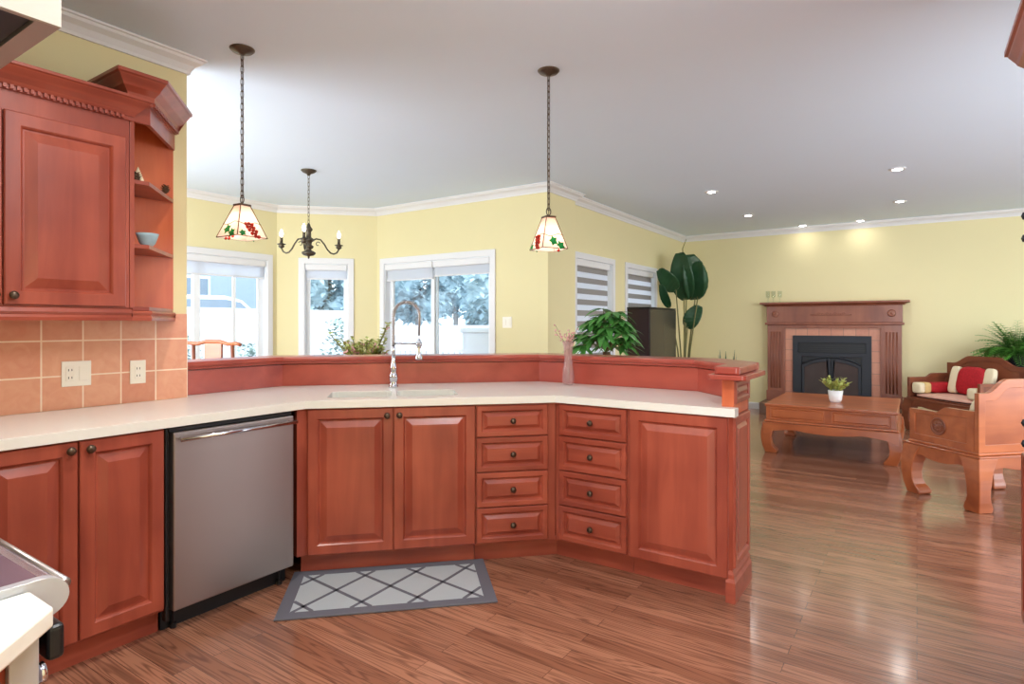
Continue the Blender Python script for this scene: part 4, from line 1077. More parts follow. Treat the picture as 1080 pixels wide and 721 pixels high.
# glass candle holders on the mantel
for i, (x, lb) in enumerate(((-1.865, 'clear glass candle holder at the left end of the mantel shelf'), (-1.79, 'clear glass candle holder, middle one of three on the mantel shelf'), (-1.70, 'clear glass candle holder, third from the left end of the mantel shelf'))):
    o = obj('candle_holder', lathe(B(), [(0.026, 0), (0.026, 0.006), (0.008, 0.012), (0.008, 0.06), (0.030, 0.08), (0.033, 0.17), (0.030, 0.17), (0.026, 0.085), (0, 0.075)], 16, x, 9.66, 1.6355), M['clear'], smooth=True)
    tag(o, lb, 'candle holder', 'glass candle holders on the mantel')

def hoof(bm, x, y, sx, sy, h, s0, curl=1.0):
    """chunky curled leg; (x,y) outer corner at the top, sx/sy point outwards"""
    sec = [(0.0, 1.00, 1.30), (0.10, 1.01, 1.12), (0.22, 1.025, 0.98), (0.38, 1.035, 0.88), (0.55, 1.03, 0.80), (0.70, 1.015, 0.78), (0.80, 1.0, 0.84), (0.86, 0.985, 0.92), (0.92, 0.97, 0.97), (0.97, 0.96, 0.95), (1.0, 0.955, 0.86)]
    prev = None
    for t, out, wd in sec:
        z = h * (1 - t); wdt = s0 * wd; o = (out - 1.0) * 0.28 * curl
        xo = x + sx * o; yo = y + sy * o
        xi = xo - sx * wdt; yi = yo - sy * wdt
        row = [bm.verts.new(c) for c in ((xo, yo, z), (xi, yo, z), (xi, yi, z), (xo, yi, z))]
        if prev:
            for i in range(4): bm.faces.new((prev[i], prev[(i + 1) % 4], row[(i + 1) % 4], row[i]))
        else: bm.faces.new(row)
        prev = row
    bm.faces.new(prev[::-1])
    return bm

def apron_pts(w2, z0, z1, drop=0.055, n=12):
    """front apron outline with a curved lower edge that flares into the legs"""
    pts = [(-w2, z1), (w2, z1), (w2, z0 - drop)]
    low = []
    for k in range(n + 1):
        t = k / n; x = w2 - 2 * w2 * t; e = min(t, 1 - t) * 2
        f_ = max(0.0, 1 - e / 0.30)
        z = z0 - drop * f_ ** 1.6 - 0.016 * math.exp(-((e - 1.0) / 0.35) ** 2) + 0.010 * math.exp(-((e - 0.5) / 0.12) ** 2)
        low.append((x, z))
    return pts[:2] + low

# coffee table
r = thing('coffee_table', 'low square rosewood coffee table with two drawers and curled legs', 'coffee table', (-0.72, 7.16, 0), 0)
tw, td = 0.575, 0.62
obj('tabletop', bbox(-tw, tw, -td, td, 0.470, 0.500), M['rose'], r, bevel=0.008, seg=3)
obj('body', bbox(-tw + 0.012, tw - 0.012, -td + 0.012, td - 0.012, 0.335, 0.4695), M['rose'], r, bevel=0.003)
for a, b in ((-tw + 0.05, -0.03), (0.03, tw - 0.05)):
    d = obj('drawer', panel(B(), a, b, 0.345, 0.46, -td + 0.012, 0.010, 0.012, 0.008), M['rose'], r)
obj('waist_molding', bbox(-tw - 0.006, tw + 0.006, -td - 0.006, td + 0.006, 0.312, 0.3345), M['rose'], r, bevel=0.009, seg=3)
for sy, rot in ((-1, 0), (1, 180)):
    obj('apron', plate(apron_pts(tw + 0.01, 0.245, 0.3115), [], -0.022, 0.0, XZ), M['rose'], r, loc=(0, sy * (td + 0.008), 0) if sy < 0 else (0, td - 0.014, 0), bevel=0.005)
for sx in (-1, 1):
    bm = plate(apron_pts(td + 0.008, 0.245, 0.3115), [], 0, 0.022, YZ)
    obj('apron', bm, M['rose'], r, loc=((tw - 0.010) if sx > 0 else (-tw - 0.012), 0, 0), bevel=0.005)
for sx in (-1, 1):
    for sy in (-1, 1):
        lg = obj('leg', hoof(B(), sx * (tw + 0.018), sy * (td + 0.012), sx, sy, 0.3105, 0.120, 1.6), M['rose'], r, bevel=0.012, seg=3)

def potted(name, label, cat, x, y, z, potprof, potm, leafm):
    r = thing(name, label, cat, (x, y, z), 0)
    obj('pot', lathe(B(), potprof, 24), potm, r, smooth=True)
    return r
r = potted('potted_plant', 'small white pot of yellow-green sprigs on the coffee table', 'plant', -0.70, 7.02, 0.5002, [(0.046, 0), (0.060, 0.03), (0.072, 0.125), (0.068, 0.125), (0.060, 0.10), (0, 0.10)], M['pot_white'], None)
obj('soil', lathe(B(), [(0, 0.098), (0.062, 0.1005), (0.062, 0.106), (0, 0.110)], 16), M['soil'], r)
bm = B()
for k in range(36):
    a = random.uniform(0, 2 * PI); sp2 = random.uniform(0.1, 1.2); l = random.uniform(0.09, 0.17)
    d = Vector((math.cos(a) * sp2, math.sin(a) * sp2, 1)).normalized(); b0 = Vector((0.03 * math.cos(a), 0.03 * math.sin(a), 0.105))
    tube(bm, [b0, b0 + d * l], 0.0015, 4)
    for j in range(7):
        q = b0 + d * l * (0.3 + 0.1 * j); aa = random.uniform(0, 2 * PI)
        leaf(bm, q, (math.cos(aa), math.sin(aa), 0.7), (0, 0, 1), 0.044, 0.024, 0.1, 3)
obj('foliage', bm, M['leaf_yellow'], r)

# Chinese armchairs
def stepped(w2, z0, zl, zm, a=0.82, b=0.36, n=8):
    """panel outline with a raised middle joined by ogee shoulders"""
    pts = [(-w2, z0), (w2, z0), (w2, zl)]
    for k in range(n + 1):
        t = k / n; x = w2 * (a + (b - a) * t); s_ = t * t * (3 - 2 * t); pts.append((x, zl + (zm - zl) * s_))
    for k in range(n + 1):
        t = k / n; x = -w2 * (b + (a - b) * t); s_ = 1 - t * t * (3 - 2 * t); pts.append((x, zl + (zm - zl) * s_))
    pts.append((-w2, zl))
    return pts
def arm_outline(d2, z0, zf, zb):
    """side panel: low at the front (-), ogee step up to the back"""
    pts = [(-d2, z0), (d2, z0), (d2, zb)]
    for k in range(7):
        t = k / 6; pts.append((d2 * (0.20 - 0.35 * t), zb + (zf - zb) * (t * t * (3 - 2 * t))))
    pts.append((-d2, zf))
    return pts
def armchair(x, y, ang, label, w2, d2, wm):
    r = thing('armchair', label, 'armchair', (x, y, 0), ang)
    obj('seat', bbox(-w2 - 0.006, w2 + 0.006, -d2 - 0.006, d2 + 0.006, 0.398, 0.4152), wm, r, bevel=0.006, seg=3)
    obj('waist', bbox(-w2 - 0.034, w2 + 0.034, -d2 - 0.034, d2 + 0.034, 0.384, 0.3978), wm, r, bevel=0.006, seg=3)
    for sy in (-1, 1):
        obj('apron', plate(apron_pts(w2 + 0.02, 0.305, 0.384, 0.075), [], -0.018, 0.0, XZ), wm, r, loc=(0, -d2 - 0.008, 0) if sy < 0 else (0, d2 + 0.026, 0), bevel=0.005)
    for sx in (-1, 1):
        obj('apron', plate(apron_pts(d2 + 0.02, 0.305, 0.384, 0.075), [], 0, 0.018, YZ), wm, r, loc=((w2 + 0.008) if sx > 0 else (-w2 - 0.026), 0, 0), bevel=0.005)
    for sx in (-1, 1):
        for sy in (-1, 1):
            obj('leg', hoof(B(), sx * (w2 + 0.030), sy * (d2 + 0.030), sx, sy, 0.384, 0.125, 1.3), wm, r, bevel=0.012, seg=3)
    t = 0.035
    # back (at +y), framed with a recessed panel
    ob = stepped(w2, 0.4155, 0.83, 0.925); ib = stepped(w2 - 0.055, 0.47, 0.775, 0.865)
    bk = obj('backrest', plate(ob, [ib], 0, t, XZ), wm, r, loc=(0, d2 - t, 0), bevel=0.008, seg=3)
    obj('back_panel', plate(stepped(w2 - 0.050, 0.465, 0.78, 0.87), [], 0.010, t - 0.010, XZ), wm, bk)
    for sx in (-1, 1):
        oa = arm_outline(d2 - t / 2 - 0.001, 0.4155, 0.655, 0.70); ia = [(-d2 + 0.065, 0.465), (d2 - 0.075, 0.465), (d2 - 0.075, 0.645), (-0.03, 0.64), (-0.06, 0.625), (-d2 + 0.065, 0.625)]
        x0 = w2 - t if sx > 0 else -w2
        ar = obj('arm_panel', plate(oa, [ia], 0, t, YZ), wm, r, loc=(x0, -t / 2 - 0.001, 0), bevel=0.008, seg=3)
        obj('arm_field', plate([(p[0] * 1.02, p[1] + (0.006 if p[1] > 0.5 else -0.006)) for p in ia], [], 0.009, t - 0.009, YZ), wm, ar)
        mm = Matrix.Translation((t - 0.010 if sx > 0 else 0.010, -0.02, 0.550)) @ Matrix.Rotation(R(90 * sx), 4, 'Y')
        bm = B(); lathe(bm, [(0.058, 0), (0.066, 0.004), (0.062, 0.010), (0.054, 0.010), (0.052, 0.002), (0.040, 0.004), (0.032, 0.010), (0.020, 0.004), (0.012, 0.012), (0, 0.013)], 22, mtx=mm)
        for q in range(7):
            a = 2 * PI * q / 7
            m2 = mm @ Matrix.Translation((0.030 * math.cos(a), 0.030 * math.sin(a), 0.004)) @ Matrix.Diagonal((0.011, 0.011, 0.007, 1))
            bmesh.ops.create_uvsphere(bm, u_segments=8, v_segments=6, radius=1, matrix=m2)
        obj('medallion', bm, M['rose_dark'], ar, smooth=True)
    return r
def place_local(cx, cy, ang, lx, ly): return (cx + lx * math.cos(ang) - ly * math.sin(ang), cy + lx * math.sin(ang) + ly * math.cos(ang))
# near chair: seen from behind. left-front foot (-0.03,5.60), corner foot (0.39,5.18)
NA = R(-135 + 180 + 90 - 90)      # placeholder, set just below
# chair faces (-1,+1): local -y -> (-1,1)/sqrt2  => angle 225 deg
NA = R(225)
nw, nd = 0.39, 0.285
c45 = math.sqrt(0.5)
ncx, ncy = 0.355 + c45 * (nw - nd), 5.235 + c45 * (nw + nd)
nc = armchair(ncx, ncy, NA, 'carved rosewood armchair seen from behind, at the right near the photo edge', nw, nd, M['rose'])
# far chair faces (-1,-1): local -y -> (-1,-1)/sqrt2 => angle -45 deg
FA = R(-45)
fw, fd = 0.475, 0.31
fcx, fcy = -0.10 + c45 * (fw + fd), 8.93 + c45 * (-fw + fd)
armchair(fcx, fcy, FA, 'dark carved armchair with red cushions facing the room beside the fireplace', fw, fd, M['rose_dark'])

def softbox(bm, x0, x1, y0, y1, z0, z1, n=6, puff=0.25):
    """cushion: box grid rounded towards an ellipsoid"""
    cx, cy, cz = (x0 + x1) / 2, (y0 + y1) / 2, (z0 + z1) / 2
    g = bmesh.new(); bmesh.ops.create_cube(g, size=2); bmesh.ops.subdivide_edges(g, edges=g.edges, cuts=n, use_grid_fill=True)
    vm = {}
    for v in g.verts:
        p = v.co.copy(); q = p.copy()
        rr = (abs(p.x) ** 5 + abs(p.y) ** 5 + abs(p.z) ** 5) ** 0.2
        q = p / max(rr, 1e-6)
        q.z *= 1 - puff * max(abs(q.x), abs(q.y)) ** 4
        vm[v] = bm.verts.new((cx + q.x * (x1 - x0) / 2, cy + q.y * (y1 - y0) / 2, cz + q.z * (z1 - z0) / 2))
    for f in g.faces: bm.faces.new([vm[v] for v in f.verts])
    g.free(); return bm
def cush(name, label, cat, cx, cy, ang, bx, m, extra=None, z=0.0, tilt=0):
    r = thing(name, label, cat, (cx, cy, z), ang)
    if tilt: r.rotation_euler = (R(tilt), 0, ang)
    obj('cover', softbox(B(), *bx), m, r, smooth=True)
    for nm, b2, m2 in (extra or []): obj(nm, softbox(B(), *b2, puff=0.0), m2, r, smooth=True)
    return r
fl = lambda lx, ly: place_local(fcx, fcy, FA, lx, ly)
nl = lambda lx, ly: place_local(ncx, ncy, NA, lx, ly)
cush('seat_cushion', 'flat pale pink seat cushion on the far dark armchair', 'cushion', fcx, fcy, FA, (-fw + 0.045, fw - 0.045, -fd + 0.0, fd - 0.05, 0.0, 0.05), M['fabric_pink'], z=0.4155)
x, y = fl(-fw + 0.115, 0.0)
cush('bolster', 'red bolster with gold and cream end at the left arm of the far armchair', 'cushion', x, y, FA, (-0.065, 0.065, -fd + 0.17, fd - 0.045, 0, 0.13), M['fabric_red'],
     [('gold_band', (-0.068, 0.068, -fd + 0.085, -fd + 0.18, -0.001, 0.132), M['fabric_gold']), ('cream_end', (-0.067, 0.067, -fd + 0.01, -fd + 0.09, 0, 0.131), M['fabric_white'])], z=0.466)
x, y = fl(fw - 0.115, 0.0)
cush('bolster', 'bolster with cream end at the right arm of the far armchair', 'cushion', x, y, FA, (-0.065, 0.065, -fd + 0.13, fd - 0.045, 0, 0.13), M['fabric_red'],
     [('cream_end', (-0.067, 0.067, -fd + 0.01, -fd + 0.14, 0, 0.131), M['fabric_white'])], z=0.466)
x, y = fl(-0.01, 0.085)
cush('throw_pillow', 'red brocade throw pillow with cream sides leaning on the far armchair back', 'pillow', x, y, FA, (-0.17, 0.17, -0.050, 0.050, 0, 0.34), M['fabric_red'],
     [('cream_side', (-0.275, -0.15, -0.034, 0.034, 0.005, 0.335), M['fabric_white']), ('cream_side', (0.15, 0.275, -0.034, 0.034, 0.005, 0.335), M['fabric_white'])], z=0.472, tilt=-14)
cush('seat_cushion', 'cream seat cushion on the near rosewood armchair', 'cushion', ncx, ncy, NA, (-nw + 0.045, nw - 0.045, -nd + 0.0, nd - 0.05, 0.0, 0.05), M['fabric_white'], z=0.4155)
x, y = nl(nw - 0.22, nd - 0.135)
cush('throw_pillow', 'cream pillow inside the near armchair, just showing beside its raised back', 'pillow', x, y, NA, (-0.15, 0.15, -0.045, 0.045, 0, 0.33), M['fabric_white'], z=0.470, tilt=-7)

# side stand with fern
r = thing('plant_stand', 'dark wooden stand carrying the fern behind the far armchair', 'stand', (0.99, 9.25, 0), 0)
obj('top', bbox(-0.20, 0.20, -0.20, 0.20, 0.755, 0.785), M['rose_dark'], r, bevel=0.006)
obj('apron', bbox(-0.17, 0.17, -0.17, 0.17, 0.69, 0.7545), M['rose_dark'], r, bevel=0.004)
for sx in (-1, 1):
    for sy in (-1, 1): obj('leg', bbox(sx * 0.17 - 0.018, sx * 0.17 + 0.018, sy * 0.17 - 0.018, sy * 0.17 + 0.018, 0, 0.7545), M['rose_dark'], r, bevel=0.004)
r = potted('potted_fern', 'bushy green fern in a black pot behind the far armchair', 'plant', 0.99, 9.25, 0.7855, [(0.105, 0), (0.115, 0.01), (0.145, 0.17), (0.150, 0.175), (0.150, 0.19), (0.138, 0.19), (0.130, 0.16), (0, 0.16)], M['pot_black'], None)
bm = B()
for k in range(190):
    a = random.uniform(0, 2 * PI); el = random.uniform(0.2, 1.4); L = random.uniform(0.26, 0.43)
    p = Vector((0.05 * math.cos(a), 0.05 * math.sin(a), 0.17)); d = Vector((math.cos(a) * math.cos(el), math.sin(a) * math.cos(el), math.sin(el)))
    n = 11; side = Vector((-math.sin(a), math.cos(a), 0)); pts = []
    for i in range(n + 1):
        pts.append(p.copy()); p = p + d * (L / n); d = (d + Vector((0, 0, -0.115))).normalized()
    tube(bm, pts, 0.0018, 3)
    for i in range(2, n + 1):
        l = 0.055 * math.sin(PI * (i / (n + 1.0)) * 0.9 + 0.15)
        for sg in (-1, 1): leaf(bm, pts[i], side * sg + (pts[i] - pts[i - 1]).normalized() * 0.4, (0, 0, 1), l + 0.018, 0.036, 0.15, 2)
obj('fronds', bm, M['leaf_fern'], r)

# dark cabinet against the living room left wall
r = thing('display_cabinet', 'tall dark lacquered cabinet below the farther living room window', 'cabinet', (-3.218, 7.47, 0), 0)
obj('carcass', bbox(0, 0.325, 0, 1.0, 0.04, 1.515), M['maroon'], r, bevel=0.004)
obj('top_board', bbox(-0.0, 0.335, -0.01, 1.01, 1.5155, 1.535), M['black'], r, bevel=0.003)
for a, b in ((0.005, 0.497), (0.503, 0.995)):
    d = obj('door', bbox(0.3255, 0.343, a, b, 0.06, 1.51), M['olive'], r, bevel=0.003)
    hy2 = b - 0.03 if a < 0.3 else a + 0.03
    obj('handle', tube(B(), [(0.352, hy2, 0.7), (0.352, hy2, 0.85)], 0.006, 8), M['black'], d, smooth=True)
obj('plinth', bbox(0.01, 0.315, 0.01, 0.99, 0, 0.0395), M['black'], r)

# big-leaf plant in the corner
PX, PY = -2.84, 8.72
r = potted('large_leaf_plant', 'tall bird of paradise plant with broad dark leaves in the far left corner', 'plant', PX, PY, 0.0, [(0.15, 0), (0.19, 0.02), (0.22, 0.36), (0.20, 0.36), (0.19, 0.32), (0, 0.32)], M['pot_black'], None)
cdir = Vector((-PX, -PY, 0)).normalized(); rt = Vector((R_ := math.cos(R(34.09)), math.sin(R(34.09)), 0))
def px(u, v, dep=0.0):      # point in the leaf plane from photo-measured offsets, in plant-local metres
    t = -0.5605 * -(-PX) * -1 if False else (0.5605 * -PX + 0.828 * PY) + dep
    lat = (u - 540) / 631 * t; z = 1.31 - (v - 341.76) / 631 * t
    w_ = Vector((-0.5605, 0.828, 0)) * t + Vector((0.828, 0.5605, 0)) * lat
    return Vector((w_.x - PX, w_.y - PY, z))
def bigleaf(base, tip, wd, bend, name='leaf', droop=0.08, twist=0.0):
    bm = B(); base = Vector(base); tip = Vector(tip); ax = tip - base; L = ax.length; ax.normalize()
    s = ax.cross(cdir).normalized(); s = (s * math.cos(twist) + cdir * math.sin(twist)).normalized(); nn = s.cross(ax).normalized()
    n = 16; m_ = 5; rows = []
    for i in range(n + 1):
        k = i / n
        wv = wd / 2 * (math.sin(PI * (0.05 + 0.90 * k ** 0.8))) ** 0.55
        c = base + ax * L * k + nn * bend * L * math.sin(PI * k) - Vector((0, 0, 1)) * droop * L * k * k
        row = []
        for j in range(-m_, m_ + 1):
            q = j / m_
            row.append(bm.verts.new(c + s * wv * q + nn * (0.12 * wv * abs(q) + 0.006 * math.sin(k * 60 + j)) ))
        rows.append(row)
    for i in range(n):
        for j in range(2 * m_): bm.faces.new((rows[i][j], rows[i][j + 1], rows[i + 1][j + 1], rows[i + 1][j]))
    o = obj(name, bm, M['leaf_dark'], r, smooth=True)
    md = o.modifiers.new('thickness', 'SOLIDIFY'); md.thickness = 0.003
    return o
leaves = [ (px(724, 316), px(717, 262, -0.15), 0.34, 0.10, 0.25), (px(733, 316), px(727, 264, -0.12), 0.40, 0.10, -0.5), (px(736, 314, -0.1), px(737, 272, -0.2), 0.28, 0.10, 0.5),
           (px(713, 306, -0.15), px(695, 281, -0.35), 0.24, 0.1, 0.2), (px(706, 324, -0.2), px(697, 297, -0.3), 0.13, 0.1, 0.3), (px(725, 346), px(738, 320, -0.05), 0.24, 0.10, 0.2) ]
for b0, t0, wd, bd, tw_ in leaves:
    bigleaf(b0, t0, wd, bd, twist=tw_)
    mid = Vector((b0.x * 0.45, b0.y * 0.45, 0.95)); st = Vector((b0.x * 0.12, b0.y * 0.12, 0.32))
    obj('stalk', tube(B(), [st, mid, b0, b0.lerp(t0, 0.5)], 0.014, 8, 0.006), M['stem'], r, smooth=True)
obj('stalk', tube(B(), [Vector((0, 0, 0.32)), px(722, 330), px(720, 262), px(724, 252)], 0.011, 6, 0.004), M['stem'], r, smooth=True)
obj('soil', lathe(B(), [(0, 0.3205), (0.188, 0.3205), (0.188, 0.335), (0, 0.34)], 20), M['soil'], r)

# money tree behind the bar
MX, MY = -2.20, 4.70
r = potted('money_tree', 'bushy light-green money tree rising behind the bar beside the glass vase', 'plant', MX, MY, 0.0, [(0.14, 0), (0.17, 0.02), (0.20, 0.34), (0.18, 0.34), (0.17, 0.30), (0, 0.30)], M['pot_clay'], None)
obj('soil', lathe(B(), [(0, 0.3005), (0.168, 0.3005), (0.168, 0.315), (0, 0.32)], 20), M['soil'], r)
bm = B()
for k in range(3):
    tube(bm, [(0.022 * math.cos(z * 11 + k * 2.09), 0.022 * math.sin(z * 11 + k * 2.09), z) for z in [0.3 + 0.035 * i for i in range(23)]], 0.015, 8)
obj('trunk', bm, M['bark'], r, smooth=True)
bm = B(); bs = B()
for k in range(40):
    a = k * 2.39996 + 0.3; el = random.uniform(-0.1, 1.45); L = random.uniform(0.12, 0.27)
    p0 = Vector((0.015 * math.cos(a), 0.015 * math.sin(a), 1.06 + 0.08 * random.random()))
    e = p0 + Vector((math.cos(a) * math.cos(el) * L, math.sin(a) * math.cos(el) * L, math.sin(el) * L * 1.25 + 0.04))
    tube(bs, [p0, p0.lerp(e, 0.5) + Vector((0, 0, 0.03)), e], 0.0035, 5)
    out = Vector((math.cos(a), math.sin(a), 0.2)); nl_ = 7
    for j in range(nl_):
        b_ = (j - (nl_ - 1) / 2) * 0.62 + a
        d = Vector((math.cos(b_), math.sin(b_), random.uniform(-0.35, 0.15)))
        leaf(bm, e, d, (0, 0, 1), random.uniform(0.12, 0.19), 0.056, random.uniform(0.15, 0.5), 5)
obj('foliage', bm, M['leaf'], r); obj('leaf_stalk', bs, M['stem'], r)

# flowering plant near the bay window, on a stand
EX2, EY2 = -4.14, 3.73
r = thing('pedestal_stand', 'round wooden pedestal stand hidden mostly behind the bar', 'stand', (EX2, EY2, 0), 0)
obj('top', lathe(B(), [(0.0, 0.74), (0.17, 0.74), (0.18, 0.75), (0.18, 0.765), (0, 0.7651)], 24), M['rose_dark'], r, smooth=False)
obj('column', lathe(B(), [(0.16, 0), (0.16, 0.02), (0.05, 0.06), (0.03, 0.2), (0.045, 0.4), (0.03, 0.65), (0.06, 0.7395)], 16), M['rose_dark'], r, smooth=True)
r = potted('flowering_plant', 'yellow-green plant with pink blossoms peeking over the bar below the bay windows', 'plant', EX2, EY2, 0.7655, [(0.08, 0), (0.09, 0.01), (0.12, 0.16), (0.11, 0.16), (0.10, 0.14), (0, 0.14)], M['pot_clay'], None)
bm = B(); bs = B(); bf = B()
for k in range(80):
    a = random.uniform(0, 2 * PI); sp2 = random.uniform(0.15, 1.3); L = random.uniform(0.14, 0.30)
    if k in (3, 9, 14): a = R(34 + random.uniform(-10, 10)); sp2 = 0.45; L = 0.43
    if k in (5, 17): a = R(214); sp2 = 0.85; L = 0.40
    d = Vector((math.cos(a) * sp2, math.sin(a) * sp2, 1)).normalized(); b0 = Vector((0.04 * math.cos(a), 0.04 * math.sin(a), 0.14))
    tube(bs, [b0, b0 + d * L], 0.004, 5)
    for j in range(13):
        q = b0 + d * L * (0.25 + 0.065 * j); aa = random.uniform(0, 2 * PI)
        leaf(bm, q, (math.cos(aa), math.sin(aa), 0.5), (0, 0, 1), 0.062, 0.032, 0.1, 3)
    if k % 2 == 0:
        for j in range(3): ball(bf, b0 + d * L + Vector((random.uniform(-.02, .02), random.uniform(-.02, .02), random.uniform(-0.03, .01))), 0.009, u=6, v=4)
obj('foliage', bm, M['leaf_yellow'], r); obj('stem', bs, M['stem'], r); obj('blossom', bf, M['flower'], r, label='small pink blossoms')

# small sprig plant seen over the right end of the bar
r = potted('low_plant', 'small dark-leaved plant whose tips show over the right end of the bar', 'plant', -1.62, 6.3, 0.0, [(0.14, 0), (0.15, 0.02), (0.17, 0.30), (0.16, 0.30), (0.15, 0.26), (0, 0.26)], M['pot_black'], None)
bm = B()
for k in range(9):
    a = k * 2.4; d = Vector((0.10 * math.cos(a), 0.10 * math.sin(a), 1)).normalized()
    leaf(bm, (0.03 * math.cos(a), 0.03 * math.sin(a), 0.25), d, (math.cos(a), math.sin(a), 0), random.uniform(0.72, 0.82), 0.035, 0.0, 6)
obj('foliage', bm, M['leaf_dark'], r)

# dining table and chair in the nook
r = thing('dining_table', 'round wooden dining table below the chandelier, hidden by the bar', 'table', (-4.95, 3.65, 0), 0)
obj('tabletop', lathe(B(), [(0, 0.72), (0.50, 0.72), (0.53, 0.735), (0.53, 0.75), (0, 0.7505)], 40), M['rose'], r)
obj('pedestal', lathe(B(), [(0.26, 0), (0.26, 0.03), (0.07, 0.08), (0.06, 0.4), (0.09, 0.7195)], 24), M['rose'], r, smooth=True)
r = thing('dining_chair', 'wooden yoke-back dining chair showing its top rail and splat above the bar', 'chair', (-4.74, 2.86, 0), R(196))
# local: seat front -y, back at +y
obj('seat', bbox(-0.25, 0.25, -0.22, 0.22, 0.47, 0.50), M['rose'], r, bevel=0.008)
for sx in (-1, 1):
    obj('leg', tube(B(), [(sx * 0.225, -0.195, 0), (sx * 0.225, -0.195, 0.4695)], 0.017, 10), M['rose_dark'], r, smooth=True)
    obj('leg', tube(B(), [(sx * 0.225, 0.20, 0), (sx * 0.225, 0.20, 0.50), (sx * 0.20, 0.235, 0.85), (sx * 0.195, 0.245, 1.155)], 0.014, 10), M['rose_dark'], r, smooth=True)
for z, y in ((0.18, -0.195), (0.22, 0.20)): obj('stretcher', tube(B(), [(-0.225, y, z), (0.225, y, z)], 0.010, 8), M['rose_dark'], r, smooth=True)
obj('splat', prism(B(), [(-0.085, 0.495), (0.085, 0.495), (0.075, 0.8), (0.085, 1.16), (-0.085, 1.16), (-0.075, 0.8)], 0.226, 0.243, XZ), M['rose'], r, bevel=0.004)
obj('top_rail', tube(B(), [(-0.29, 0.262, 1.150), (-0.24, 0.252, 1.158), (-0.15, 0.243, 1.152), (-0.07, 0.238, 1.172), (0.07, 0.238, 1.172), (0.15, 0.243, 1.152), (0.24, 0.252, 1.158), (0.29, 0.262, 1.150)], 0.015, 10), M['rose'], r, smooth=True)

# ================================================================== OUTDOORS
struct('ground', bbox(-60, 20, -20, 60, -0.45, -0.30), M['snow'])
def fence(ax, ay, bx, by, z1, label):
    L = math.hypot(bx - ax, by - ay); r = thing('garden_fence', label, 'fence', (ax, ay, -0.30), math.atan2(by - ay, bx - ax))
    bm = B(); n = int(L / 0.16)
    for k in range(n): box(bm, k * L / n + 0.002, (k + 1) * L / n - 0.002, -0.012, 0.012, 0.05, z1 + 0.30)
    obj('boards', bm, M['fence'], r)
    obj('top_rail', bbox(0, L, -0.03, 0.03, z1 + 0.30, z1 + 0.36), M['fence'], r)
    k = 0
    while k <= L: obj('post', bbox(k - 0.05, k + 0.05, -0.05, 0.05, 0, z1 + 0.38), M['fence'], r); k += 2.4
fence(-13, 4.0, -13, 12.3, 1.62, 'white board fence outside the bay window with the car behind it')
fence(-12.9, 13.0, 3.5, 13.0, 1.22, 'white board fence beyond the sliding patio door')
# car
r = thing('parked_car', 'white car parked beyond the garden fence outside the left window', 'car', (-15.2, 8.55, -0.30), R(90))
side = [(-2.3, 0.45), (2.2, 0.45), (2.35, 0.9), (2.2, 1.35), (1.05, 1.58), (0.25, 2.22), (-0.2, 2.32), (-1.9, 2.30), (-2.3, 1.7)]
obj('body', prism(B(), side, -0.95, 0.95, XZ), M['car'], r, bevel=0.06, seg=3)
gl = [(0.86, 1.62), (0.18, 2.16), (-0.2, 2.22), (-1.75, 2.20), (-1.95, 1.66)]
for y in (-0.957, 0.945): obj('side_window', prism(B(), gl, y, y + 0.012, XZ), M['car_glass'], r)
for x in (-1.5, 1.45):
    for y in (-0.97, 0.80):
        wv = obj('wheel', lathe(B(), [(0, 0), (0.20, 0.0), (0.36, 0.02), (0.36, 0.16), (0.20, 0.17), (0, 0.17)], 24, mtx=Matrix.Translation((x, y + 0.17, 0.36)) @ Matrix.Rotation(R(90), 4, 'X')), M['tyre'], r, smooth=False)
# neighbouring house
r = thing('neighbour_house', 'blue-grey sided house far behind the car and fence', 'house', (-22, 9, -0.30), 0)
obj('wall', bbox(-4, 0, -7, 6, 0, 5.5), M['siding'], r)
obj('roof', prism(B(), [(-7.4, 5.5), (6.4, 5.5), (-0.5, 8.2)], -4.3, 0.4, YZ), M['roof'], r)
for y, z in ((-4.5, 1.8), (-1.2, 1.8), (2.6, 1.8)):
    f_ = obj('window', bbox(0.0, 0.05, y - 0.65, y + 0.65, z, z + 1.6), M['fence'], r)
    obj('pane', bbox(0.05, 0.07, y - 0.55, y + 0.55, z + 0.1, z + 1.5), M['car_glass'], f_)
def shrub(x, y, h, w_, label, n=500, m='shrub', z=-0.30):
    r = thing('garden_shrub', label, 'shrub', (x, y, z), 0)
    bm = B()
    for k in range(n):
        a = random.uniform(0, 2 * PI); zz = random.random(); rr = w_ * math.sqrt(random.random()) * (1.1 - 0.5 * zz)
        aa = random.uniform(0, 2 * PI)
        leaf(bm, (rr * math.cos(a), rr * math.sin(a), 0.1 + h * zz), (math.cos(aa), math.sin(aa), random.uniform(-.2, 1)), (0, 0, 1), 0.16, 0.09, 0.2, 2)
    obj('foliage', bm, M[m], r); obj('stem', tube(B(), [(0, 0, 0), (0.05, 0, h * 0.8)], 0.03, 6), M['trunk'], r)
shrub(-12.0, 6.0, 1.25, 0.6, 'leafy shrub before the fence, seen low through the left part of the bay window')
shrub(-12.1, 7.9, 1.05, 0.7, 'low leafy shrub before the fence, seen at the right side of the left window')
shrub(-11.4, 9.8, 1.6, 0.8, 'rounded shrub seen through the narrow angled bay window', 800)
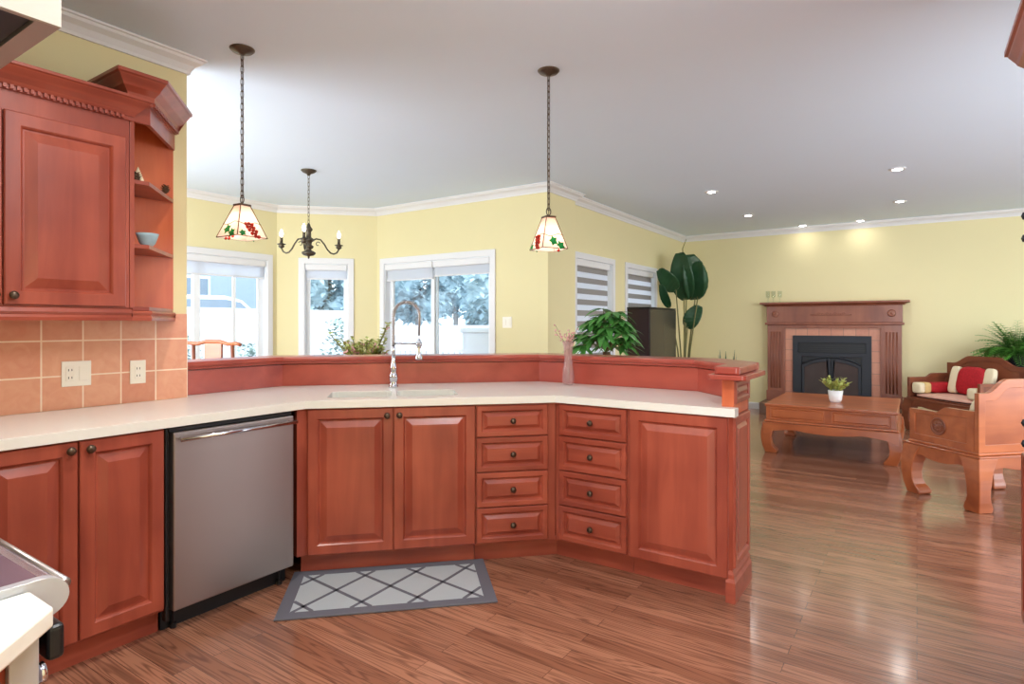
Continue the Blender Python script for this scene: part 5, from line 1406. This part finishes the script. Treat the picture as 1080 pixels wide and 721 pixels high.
def tree(x, y, h, w_, label, n=4200):
    r = thing('garden_tree', label, 'tree', (x, y, -0.30), 0)
    obj('trunk', tube(B(), [(0, 0, 0), (0.08, 0.03, h * 0.4), (0, 0, h * 0.85)], 0.16, 8, 0.05), M['trunk'], r, smooth=True)
    bm = B()
    for k in range(n):
        c = random.choice([(0, 0, .72, 1), (.5, .2, .55, .7), (-.5, -.1, .58, .75), (.1, -.5, .48, .7), (-.1, .5, .82, .6), (0.3, 0.1, 0.36, 0.65), (-.3, 0.1, 0.34, 0.6)])
        d = Vector((random.gauss(0, 1), random.gauss(0, 1), random.gauss(0, 1))).normalized() * (random.random() ** 0.4) * c[3] * w_ * 0.62
        p = Vector((c[0] * w_, c[1] * w_, c[2] * h)) + Vector((d.x, d.y, d.z * 1.15)); aa = random.uniform(0, 2 * PI)
        leaf(bm, p, (math.cos(aa), math.sin(aa), random.uniform(-.8, .8)), (0, 0, 1), 0.26, 0.17, 0.2, 2)
    for c in ((0, 0, .72, 1), (.5, .2, .55, .7), (-.5, -.1, .58, .75), (.1, -.5, .48, .7), (-.1, .5, .82, .6), (0.3, 0.1, 0.36, 0.65), (-.3, 0.1, 0.34, 0.6)):
        g = bmesh.new(); bmesh.ops.create_icosphere(g, subdivisions=3, radius=1)
        vm = {}
        for v in g.verts:
            k_ = c[3] * w_ * 0.56 * (0.85 + 0.35 * noise.noise(v.co * 2.3 + Vector((x, y, c[2] * 9))))
            vm[v] = bm.verts.new((c[0] * w_ + v.co.x * k_, c[1] * w_ + v.co.y * k_, c[2] * h + v.co.z * k_ * 1.15))
        for f in g.faces: bm.faces.new([vm[v] for v in f.verts])
        g.free()
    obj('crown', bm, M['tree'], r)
def far_xy(u, t): lat = (u - 540) / 631.0 * t; return (-0.5605 * t + 0.828 * lat, 0.828 * t + 0.5605 * lat)
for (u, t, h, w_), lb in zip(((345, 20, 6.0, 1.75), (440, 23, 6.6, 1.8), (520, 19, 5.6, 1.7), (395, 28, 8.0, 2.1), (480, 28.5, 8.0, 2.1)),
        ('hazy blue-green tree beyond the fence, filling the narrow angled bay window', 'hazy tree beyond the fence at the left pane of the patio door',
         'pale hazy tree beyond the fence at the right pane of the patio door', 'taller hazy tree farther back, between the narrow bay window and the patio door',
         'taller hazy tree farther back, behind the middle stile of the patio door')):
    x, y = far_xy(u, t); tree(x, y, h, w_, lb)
# deck, rail, white shed
struct('terrace', bbox(-8.0, -3.5, 5.46, 7.9, -0.30, -0.05), M['fence'])
r = thing('deck_railing', 'white deck railing with slim balusters outside the patio door', 'railing', (-8.0, 7.7, -0.05), 0)
obj('top_rail', bbox(0, 4.4, -0.03, 0.03, 0.90, 0.95), M['fence'], r)
obj('bottom_rail', bbox(0, 4.4, -0.02, 0.02, 0.10, 0.14), M['fence'], r)
for k in range(36): obj('baluster', bbox(k * 0.125 - 0.012, k * 0.125 + 0.012, -0.012, 0.012, 0.1405, 0.8995), M['fence'], r)
for k in range(3): obj('post', bbox(k * 2.2 - 0.045, k * 2.2 + 0.045, -0.045, 0.045, 0, 1.0), M['fence'], r)
r = thing('storage_box', 'tall white storage cupboard outside at the right pane of the patio door', 'cupboard', (-5.05, 6.9, -0.05), 0)
obj('body', bbox(-0.30, 0.30, -0.25, 0.25, 0, 1.24), M['fence'], r, bevel=0.01)
obj('lid', bbox(-0.33, 0.33, -0.28, 0.28, 1.2405, 1.30), M['fence'], r, bevel=0.01)
